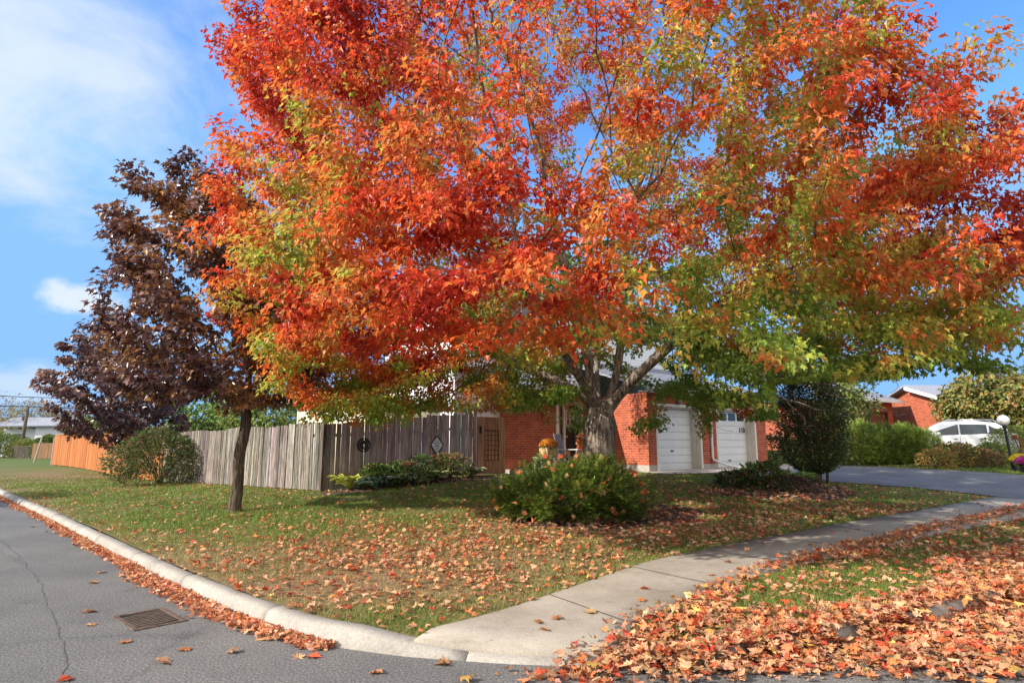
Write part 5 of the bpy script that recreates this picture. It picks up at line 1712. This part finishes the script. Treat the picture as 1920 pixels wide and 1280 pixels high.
# utility pole and its wires
up = far_at(40, 70)
t = thing('utility_pole', 'weathered utility pole among bare trees at the left edge', 'pole', (*up, gr(*up)), R(8)); t.rotation_euler = (0, R(1.5), R(8))
mb = MB(); mb.tube([(0, 0, -.2), (0, 0, 3), (0, 0, 5.7)], [.2, .18, .15], 10); mb.build('pole', M['pole'], t, smooth=True)
mb = MB(); mb.lathe([(.12, 4.1), (.16, 4.15), (.16, 4.6), (.1, 4.65)], (-.28, 0, 0), 10); mb.build('transformer', M['pole'], t)
mb = MB(); mb.tube([(.0, -.1, 5.2), (.0, -.28, 5.25)], .05, 6); mb.build('insulator', M['pole'], t)
for k, (pl, lab) in enumerate((([(-60, 741, 64), (0, 742, 66), (45, 744, 70), (120, 746, 74), (380, 752, 92)], 'upper utility wire crossing the sky at the left edge'), ([(-60, 759, 62), (0, 761, 66), (42, 761.5, 70), (110, 764, 76), (380, 772, 95)], 'lower utility wire passing the pole at the left edge'))):
    pts = np.array([gy(*p) for p in pl])
    mb = MB(); mb.tube([tuple(p) for p in pts], .045, 5)
    tag(mb.build('utility_wire', M['black']), lab, 'wire')
# cream shed behind the grey fence
s0, s1 = gy(556, 835, 24.6), gy(652, 835, 21.5)
sa = math.atan2(s1[1] - s0[1], s1[0] - s0[0]); sl_ = math.hypot(s1[0] - s0[0], s1[1] - s0[1])
t = thing('cream_shed', 'cream shed with brown eave showing over the corner of the grey fence', 'shed', (s0[0], s0[1], .3), sa)
mb = MB(); mb.box(0, sl_ + 1.2, 0, 3, 0, 2.75); mb.build('wall', M['cream'], t)
mb = MB(); mb.box(-.3, sl_ + 1.5, -.3, -.25, 2.78, 2.95); mb.box(-.3, sl_ + 1.5, -.25, -.001, 2.76, 2.79); mb.build('eave', M['brown'], t)
mb = MB(); mb.box(-.3, sl_ + 1.5, -.36, -.301, 2.90, 2.98); mb.build('gutter', M['white'], t)
shingle_roof('roof', -.35, sl_ + 1.55, -.3, 1.6, 2.97, 3.7, t, 8)
mb = MB(); mb.box(-.04, .06, -.03, -.001, .1, 2.75); mb.build('corner_trim', M['white'], t)


# ================================================================== GRASS
SWm = SW_POLY
def on_lawn(P, margin=.0):
    ok = inpoly(P, np.r_[inset(.2 - margin)[::2], far]) & ~inpoly(P, SWm) & ~inpoly(P, DRIVE) & ~inpoly(P, np.array(APRON))
    for b in BEDS: ok &= ~inpoly(P, b)
    return ok
def in_house(P):
    L_ = (P - HG); lx = L_ @ HU; ly = L_ @ HV
    return ((ly > 0) & (lx > -.1) & (lx < 7)) | ((lx < 0) & (lx > -9) & (ly > .9))
def visible(P, m=.06):
    return np.abs(P[:, 0] / P[:, 1]) < .845 + m
def sample(n, dmin, dmax, a0=-.72, a1=.72, power=1.0):
    """points on the ground by distance (density falls off with distance)"""
    u = rng.random(n); d = dmin * (dmax / dmin) ** u
    a = rng.uniform(a0, a1, n)
    return np.c_[d * np.sin(a), d * np.cos(a)]
P = sample(620000, 4.6, 34)
P = P[on_lawn(P, -.02) & ~in_house(P)]
tz = thatch(P)
P = P[rng.random(len(P)) < 1 - .72 * tz ** 1.3]
n = len(P); dist = np.hypot(P[:, 0], P[:, 1]); tz = thatch(P)
z = ground(P)
hgt = rng.uniform(.02, .055, n) * (1 - .4 * tz) * (.55 + 1.1 * vnoise(P, .28, 5)) 
hgt = np.where(rng.random(n) < .025, hgt * 1.9, hgt)
wdt = np.clip(.0016 * dist * .32, .0022, .02)
a = rng.uniform(0, 6.283, n)
S = np.c_[np.cos(a), np.sin(a), np.zeros(n)]
leanv = np.c_[rng.normal(0, .6, (n, 2)), np.ones(n)] * hgt[:, None]
B0_ = np.c_[P, z - .003]
V = np.stack([B0_ - S * wdt[:, None], B0_ + S * wdt[:, None], B0_ + leanv], 1)
gn = vnoise(P, .25, 91)[:, None]; st = np.clip(tz[:, None] * 1.15 + rng.normal(0, .14, (n, 1)), 0, 1)
gcol = np.array((.13, .205, .032)) * (1 - gn) + np.array((.24, .29, .055)) * gn
C = gcol * (1 - st) + np.array((.42, .31, .15)) * st
C = np.clip(C * (1 + rng.normal(0, .2, (n, 1))), .01, .8)
o_ = np_mesh('grass', V.reshape(-1, 3), np.arange(3 * n), np.full(n, 3), M['grass'], None, np.repeat(C[:, None], 3, 1).reshape(-1, 3))
tag(o_, 'short mown autumn lawn grass', 'grass', kind='stuff')


# ================================================================== FALLEN LEAVES
DRIFT = np.array([gz(a, b, .06) for a, b in ((915, 1244), (1000, 1238), (1105, 1205), (1160, 1165), (1250, 1150), (1325, 1112), (1470, 1066), (1650, 1024), (1860, 982), (2100, 940), (2150, 1040), (2100, 1250), (1900, 1270), (1640, 1262), (1400, 1264), (1180, 1275), (1010, 1272))])
STRIPG = np.array([gz(a, b, .13) for a, b in ((1370, 1150), (1400, 1085), (1560, 1055), (1700, 1050), (1790, 1085), (1700, 1120), (1520, 1150))])
STRIP2 = np.array([gz(a, b, .13) for a, b in ((1640, 1040), (1760, 1005), (1960, 965), (1980, 1010), (1860, 1040), (1720, 1062))])
LITC = [(.55, .27, .145), (.61, .34, .19), (.57, .205, .075), (.55, .10, .04), (.40, .055, .03), (.34, .17, .085), (.62, .38, .10)]
LITW = [3.2, 2.3, 2.4, 1.0, .6, 2.2, .25]
LIT_SHADE = [(.42, .25, .14), (.52, .34, .21), (.46, .2, .09), (.38, .11, .06), (.28, .15, .085)]  # litter tones for shaded ground, lightened to offset the shade


def surf(P):
    """height of whatever a leaf would lie on"""
    z = ground(P)
    road = ~inpoly(P, np.r_[BOUND[::2], far])
    kerbz = inpoly(P, np.r_[BOUND[::2], far]) & ~inpoly(P, np.r_[inset(.19)[::2], far])
    z = np.where(road, 0, z); z = np.where(kerbz, kerbh(P) + .002, z)
    pav = inpoly(P, SW_POLY) | inpoly(P, DRIVE) | inpoly(P, np.array(APRON))
    return np.where(pav & ~road & ~kerbz, z + .024, z + np.where(road | kerbz, 0, .012))


def litter(P, layers=0.0, size=(.06, .105), cols=LITC, w=LITW, flat=.35, curlamp=1.0, bank=False):
    n = len(P)
    z = surf(P) + .006 + layers * rng.random(n) ** 1.5
    if bank:
        kd = polydist(P, BOUND[BOUND[:, 0] > .5][::2])
        z = np.where(surf(P) < .01, z + np.clip(.125 - kd * .5, 0, .13) * rng.random(n) ** .5, z)
    Nn = unit(np.c_[rng.normal(0, flat, (n, 2)), np.ones(n) * np.where(rng.random(n) < .8, 1, -1)])
    a = rng.uniform(0, 6.283, n)
    D = np.c_[np.cos(a), np.sin(a), rng.normal(0, .12, n)]
    s = rng.uniform(size[0], size[1], n)
    Q = np.c_[P, z] - D * s[:, None] * .5
    T = MAPLE_HT
    x, y = T[None, :, 0], T[None, :, 1]
    k1 = rng.normal(.0, .75, (n, 1)) * curlamp; k2 = rng.normal(0, .45, (n, 1)) * curlamp; k3 = rng.normal(.25, .3, (n, 1)) * curlamp; ph_ = rng.uniform(0, 6.28, (n, 1))
    curl = k1 * x * x + k2 * (y - .45) ** 2 + k3 * np.abs(x) * .6 + .06 * np.sin(9 * x + 7 * y + ph_)
    curl = curl - curl.min(1, keepdims=True)
    curl = np.where(Nn[:, 2:3] < 0, -curl, curl)
    C = pick(cols, n, w, .16)
    return Q, D, Nn, s, C, curl


def emit(name, label, parts):
    Q, D, Nn, s, C, cu = [np.concatenate([p[k] for p in parts]) for k in range(6)]
    o = leaf_mesh(name, Q, D, Nn, s, C, M['litter'], None, MAPLE_HT, MAPLE_HF, fold=0, droop=0, curl=cu)
    return tag(o, label, 'leaves', kind='stuff')


def uniform_in(poly, dens):
    lo, hi = poly.min(0), poly.max(0)
    n = int((hi - lo).prod() * dens)
    P = rng.uniform(lo, hi, (n, 2))
    return P[inpoly(P, poly)]


# the thick drift on the verge and road to the right
P = uniform_in(DRIFT, 680)
edge = polydist(P, np.r_[DRIFT, DRIFT[:1]])
keep = rng.random(len(P)) < np.clip(.12 + edge / .55, 0, 1)
for sp in (STRIPG, STRIP2):
    ins_ = inpoly(P, sp); keep &= ~(ins_ & (rng.random(len(P)) < .93))
keep &= rng.random(len(P)) < np.clip(.45 + 1.3 * vnoise(P, .5, 201), 0, 1)
P = P[keep & visible(P, .1)]
cr2 = uniform_in(DRIFT, 160); cr2 = cr2[visible(cr2, .1)]
# leaves banked up against the kerb face, with a few bare lengths of kerb left showing
kb = np.where((BOUND[:, 0] > .9) & (BOUND[:, 0] < 9))[0]
kk = rng.choice(kb, 4800)
oo = np.abs(rng.normal(0, .13, len(kk))) - .09
BANK = BOUND[kk] - BNORM[kk] * oo[:, None] + rng.normal(0, .03, (len(kk), 2))
bare = (fbm(BANK, .55, 401) > .57) & (rng.random(len(kk)) < .9)
BANK = BANK[~bare & visible(BANK, .1)]
emit('leaf_drift', 'thick drift of fallen orange and tan maple leaves along the right kerb', [litter(P, .05, (.042, .088), LITC, LITW, .4, 1.0), litter(cr2, .05, (.015, .04), [(.3, .16, .08), (.42, .24, .12), (.22, .11, .06)], None, .4), litter(BANK, .03, (.05, .1), LITC, LITW, .4, .8, True)])
# scattered on the lawns
P = sample(100000, 4.8, 24, -.72, .72)
P = P[on_lawn(P, .05) & ~in_house(P)]
def dens_lawn(P):
    d = 8 + 0 * P[:, 0]
    d += 80 * np.exp(-(((P[:, 0] - 1.2) / 3.4) ** 2 + ((P[:, 1] - 9.3) / 2.0) ** 2))
    d += 60 * np.exp(-(((P[:, 0] + .9) / 2.2) ** 2 + ((P[:, 1] - 6.6) / 2.0) ** 2))
    d += 55 * np.exp(-(((P[:, 0] - 5.2) / 3.6) ** 2 + ((P[:, 1] - 11.6) / 2.4) ** 2))
    d += 16 * np.exp(-(((P[:, 0] + 3.5) / 3) ** 2 + ((P[:, 1] - 10.5) / 2.5) ** 2))
    return 1.7 * d * np.clip(.15 + 1.7 * vnoise(P, .8, 205), 0, 2)
rr_ = np.hypot(P[:, 0], P[:, 1])
samp = 100000 / (1.44 * math.log(24 / 4.8)) / rr_ ** 2
P = P[rng.random(len(P)) < dens_lawn(P) / samp]
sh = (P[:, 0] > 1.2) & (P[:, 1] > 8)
parts = [litter(P[~sh], .012, (.042, .08), LITC, LITW, .4), litter(P[sh], .012, (.05, .088), LIT_SHADE + [(.46, .10, .05)], None, .4)]
# beds under the bushes
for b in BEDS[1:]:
    parts.append(litter(uniform_in(b, 95), .02, (.06, .1), LIT_SHADE, None, .4))
parts.append(litter(uniform_in(BEDS[0], 30), .02, (.05, .09), LIT_SHADE, None, .4))
cr_ = P[rng.choice(len(P), 5000)] + rng.normal(0, .12, (5000, 2))
parts.append(litter(cr_[on_lawn(cr_, .0)], .006, (.015, .035), [(.3, .16, .08), (.42, .24, .12), (.22, .11, .06)], None, .4))
emit('lawn_leaves', 'fallen maple leaves scattered over the lawn under the big maple', parts)
# gutter line along the left kerb
u = rng.random(9000)
i0 = np.searchsorted(arc, arc[np.argmin(np.hypot(BOUND[:, 0] + 16, BOUND[:, 1] - 19.5))]); i1 = np.argmin(np.hypot(BOUND[:, 0] + 1.35, BOUND[:, 1] - 5.1))
sA = arc[i0] + (arc[i1] - arc[i0]) * u ** .75
bx = np.stack([np.interp(sA, arc, BOUND[:, k]) for k in (0, 1)], 1); bn = np.stack([np.interp(sA, arc, BNORM[:, k]) for k in (0, 1)], 1)
wv = .06 + .15 * vnoise(np.c_[sA, sA * 0], 1.1, 301) + .10 * np.exp(-((sA - arc[i1] + 2.4) / 1.6) ** 2)
offs = np.abs(rng.normal(0, 1, len(u))) * wv * .5
kp = (rng.random(len(u)) < np.clip(2.4 * vnoise(np.c_[sA, sA * 0], 1.7, 303) - .35, .05, 1)) & (offs < .34)
P = (bx - bn * (offs + .01)[:, None])[kp]
emit('gutter_leaves', 'line of dry rust coloured leaves packed along the left kerb', [litter(P, .03, (.035, .066), [(.62, .25, .11), (.52, .17, .08), (.64, .36, .21), (.38, .15, .08)], None, .55)])

# single leaves one can point at: on the road, on the pavement, on the bush, and the largest of the drift
LM = []
for k in range(18):
    c0 = np.array([LITC[i] for i in (0, 1, 2, 3, 2, 1, 5, 0, 6, 3, 4, 2, 1, 0, 3, 2, 5, 1)][k])
    q_ = litter(np.zeros((1, 2)), 0, (1, 1), [tuple(c0)], None, .12, 1.1)
    V = leaf_verts(np.array([[0, -.5, 0]]), np.array([[0, 1., 0]]), np.array([[0, 0, 1.]]), 1.0, MAPLE_HT, 0, 0, np.abs(q_[5]) * .55)[0]
    V[:, 2] -= V[:, 2].min()
    sx = .018
    stem = [(-sx, -.5, V[0, 2]), (sx, -.5, V[0, 2]), (sx + .05, -.95, .03), (-sx + .06, -.95, .03)]
    VV = np.r_[V, stem]
    lp_ = [i for f in MAPLE_HF for i in f] + [22, 23, 24, 25]
    CC = np.r_[np.repeat(q_[4], 22, 0), np.repeat(q_[4] * .55, 4, 0)]
    vv = np.abs(VV[:22, 0]) < .02
    CC[:22][vv] *= .8
    o = np_mesh('fallen_leaf', VV, lp_, [len(f) for f in MAPLE_HF] + [4], M['litter'], None, CC)
    me = o.data; bpy.data.objects.remove(o); LM.append(me)


def single(x, y, z, s, label, group, tilt=.25, kind=None):
    o = bpy.data.objects.new('fallen_leaf', LM[rng.integers(len(LM))] if kind is None else LM[kind])
    COL.objects.link(o)
    o.location = (x, y, z); o.scale = (s, s, s)
    o.rotation_euler = (rng.normal(0, tilt), rng.normal(0, tilt), rng.uniform(0, 6.28))
    return tag(o, label, 'leaf', group)


def leaf_kind(lab):
    for w_, ks in (('orange-brown', (2, 6)), ('yellow', (8,)), ('orange', (2, 4, 11)), ('reddish', (3, 9)), ('rust', (3, 14)), ('dark', (10, 6)), ('brown', (6, 16)), ('pale', (1, 12)), ('tan', (0, 1, 7, 13))):
        if w_ in lab: return int(rng.choice(ks))
    return 0
ROADL = [(172, 1093, 'flat tan leaf lying farthest up the road'), (190, 1073, 'small dark leaf near the road crack'), (163, 1148, 'curled tan leaf left of the drain grate'), (172, 1172, 'flat tan leaf below the drain grate corner'), (232, 1205, 'orange-brown leaf in front of the drain grate'), (342, 1219, 'orange-brown leaf right of centre in front of the grate'), (310, 1243, 'long curled tan leaf at the front of the road'), (118, 1276, 'reddish leaf at the very bottom of the road'), (708, 1262, 'curled brown leaf standing up on the road in front of the kerb'), (826, 1246, 'brown leaf on the road just below the dropped kerb'), (560, 1230, 'pale flat leaf on the road beside the kerb joint'), (592, 1232, 'small rust leaf close under the kerb'), (492, 1196, 'tan leaf between gutter and road in front'), (880, 1277, 'yellow-brown leaf at the bottom edge of the road'), (60, 988, 'tiny dark leaf far up the road'), (440, 1222, 'pale speck of a leaf in the middle of the road front')]
for px, py, lab in ROADL:
    x, y = gz(px, py, 0)
    single(x, y, .004, rng.uniform(.085, .12), lab, 'single leaves on the road', .12, leaf_kind(lab))
SWL = [(1010, 1170, 'orange leaf alone on the pale pavement left'), (1046, 1163, 'upright orange leaf casting a shadow on the pavement'), (1103, 1152, 'flat tan leaf in the middle of the pavement'), (1018, 1186, 'small tan leaf low on the pavement'), (1212, 1108, 'rust leaf near the upper pavement edge'), (1206, 1130, 'orange leaf pair centre of the pavement')]
for px, py, lab in SWL:
    x, y = onground(px, py)[:2]
    single(x, y, surf(np.array([[x, y]]))[0] + .003, rng.uniform(.085, .115), lab, 'single leaves on the pavement', .15, leaf_kind(lab))
cnt = 0
while cnt < 62:
    u_ = rng.random() ** .8; k = int(8 + u_ * 46); v_ = rng.random()
    a = SW_UP[min(k, len(SW_UP) - 1)]; b = SW_LO[np.argmin(np.hypot(*(SW_LO - a).T))]
    p = a + (b - a) * (.08 + .86 * v_ ** .55)
    if abs(p[0] / p[1]) > .87: cnt += 1; continue
    single(p[0], p[1], surf(p[None])[0] + .003, rng.uniform(.07, .105), 'fallen maple leaf lying among others on the shaded pavement', 'leaves on the shaded pavement', .3); cnt += 1
# caught on the yew bush
ybz = gr(.98, 10.75)
for k in range(96):
    d = rdir(1)[0]; d[2] = abs(d[2]); d[1] = -abs(d[1])
    wl = min(.82 + d[2] * .6, 1.06)
    p = np.array((.98, 10.75, ybz + .06)) + d * np.array((1.42 * wl, 1.0 * wl, 1.08)) * rng.uniform(.93, 1.02)
    single(p[0], p[1], p[2], rng.uniform(.075, .105), 'orange-brown maple leaf caught on the yew bush', 'leaves caught on the yew bush', .8, int(rng.choice([0, 2, 4, 9, 3, 6])))
# the largest leaves on top of the drift
P = uniform_in(DRIFT, 60); P = P[visible(P, 0) & (polydist(P, np.r_[DRIFT, DRIFT[:1]]) > .12)]
P = P[np.argsort(P[:, 1])][:118]
for p in P:
    single(p[0], p[1], surf(p[None])[0] + .035 + rng.random() * .02, rng.uniform(.075, .1), 'large maple leaf lying on top of the thick drift in the right foreground', 'leaves on top of the drift', .25)
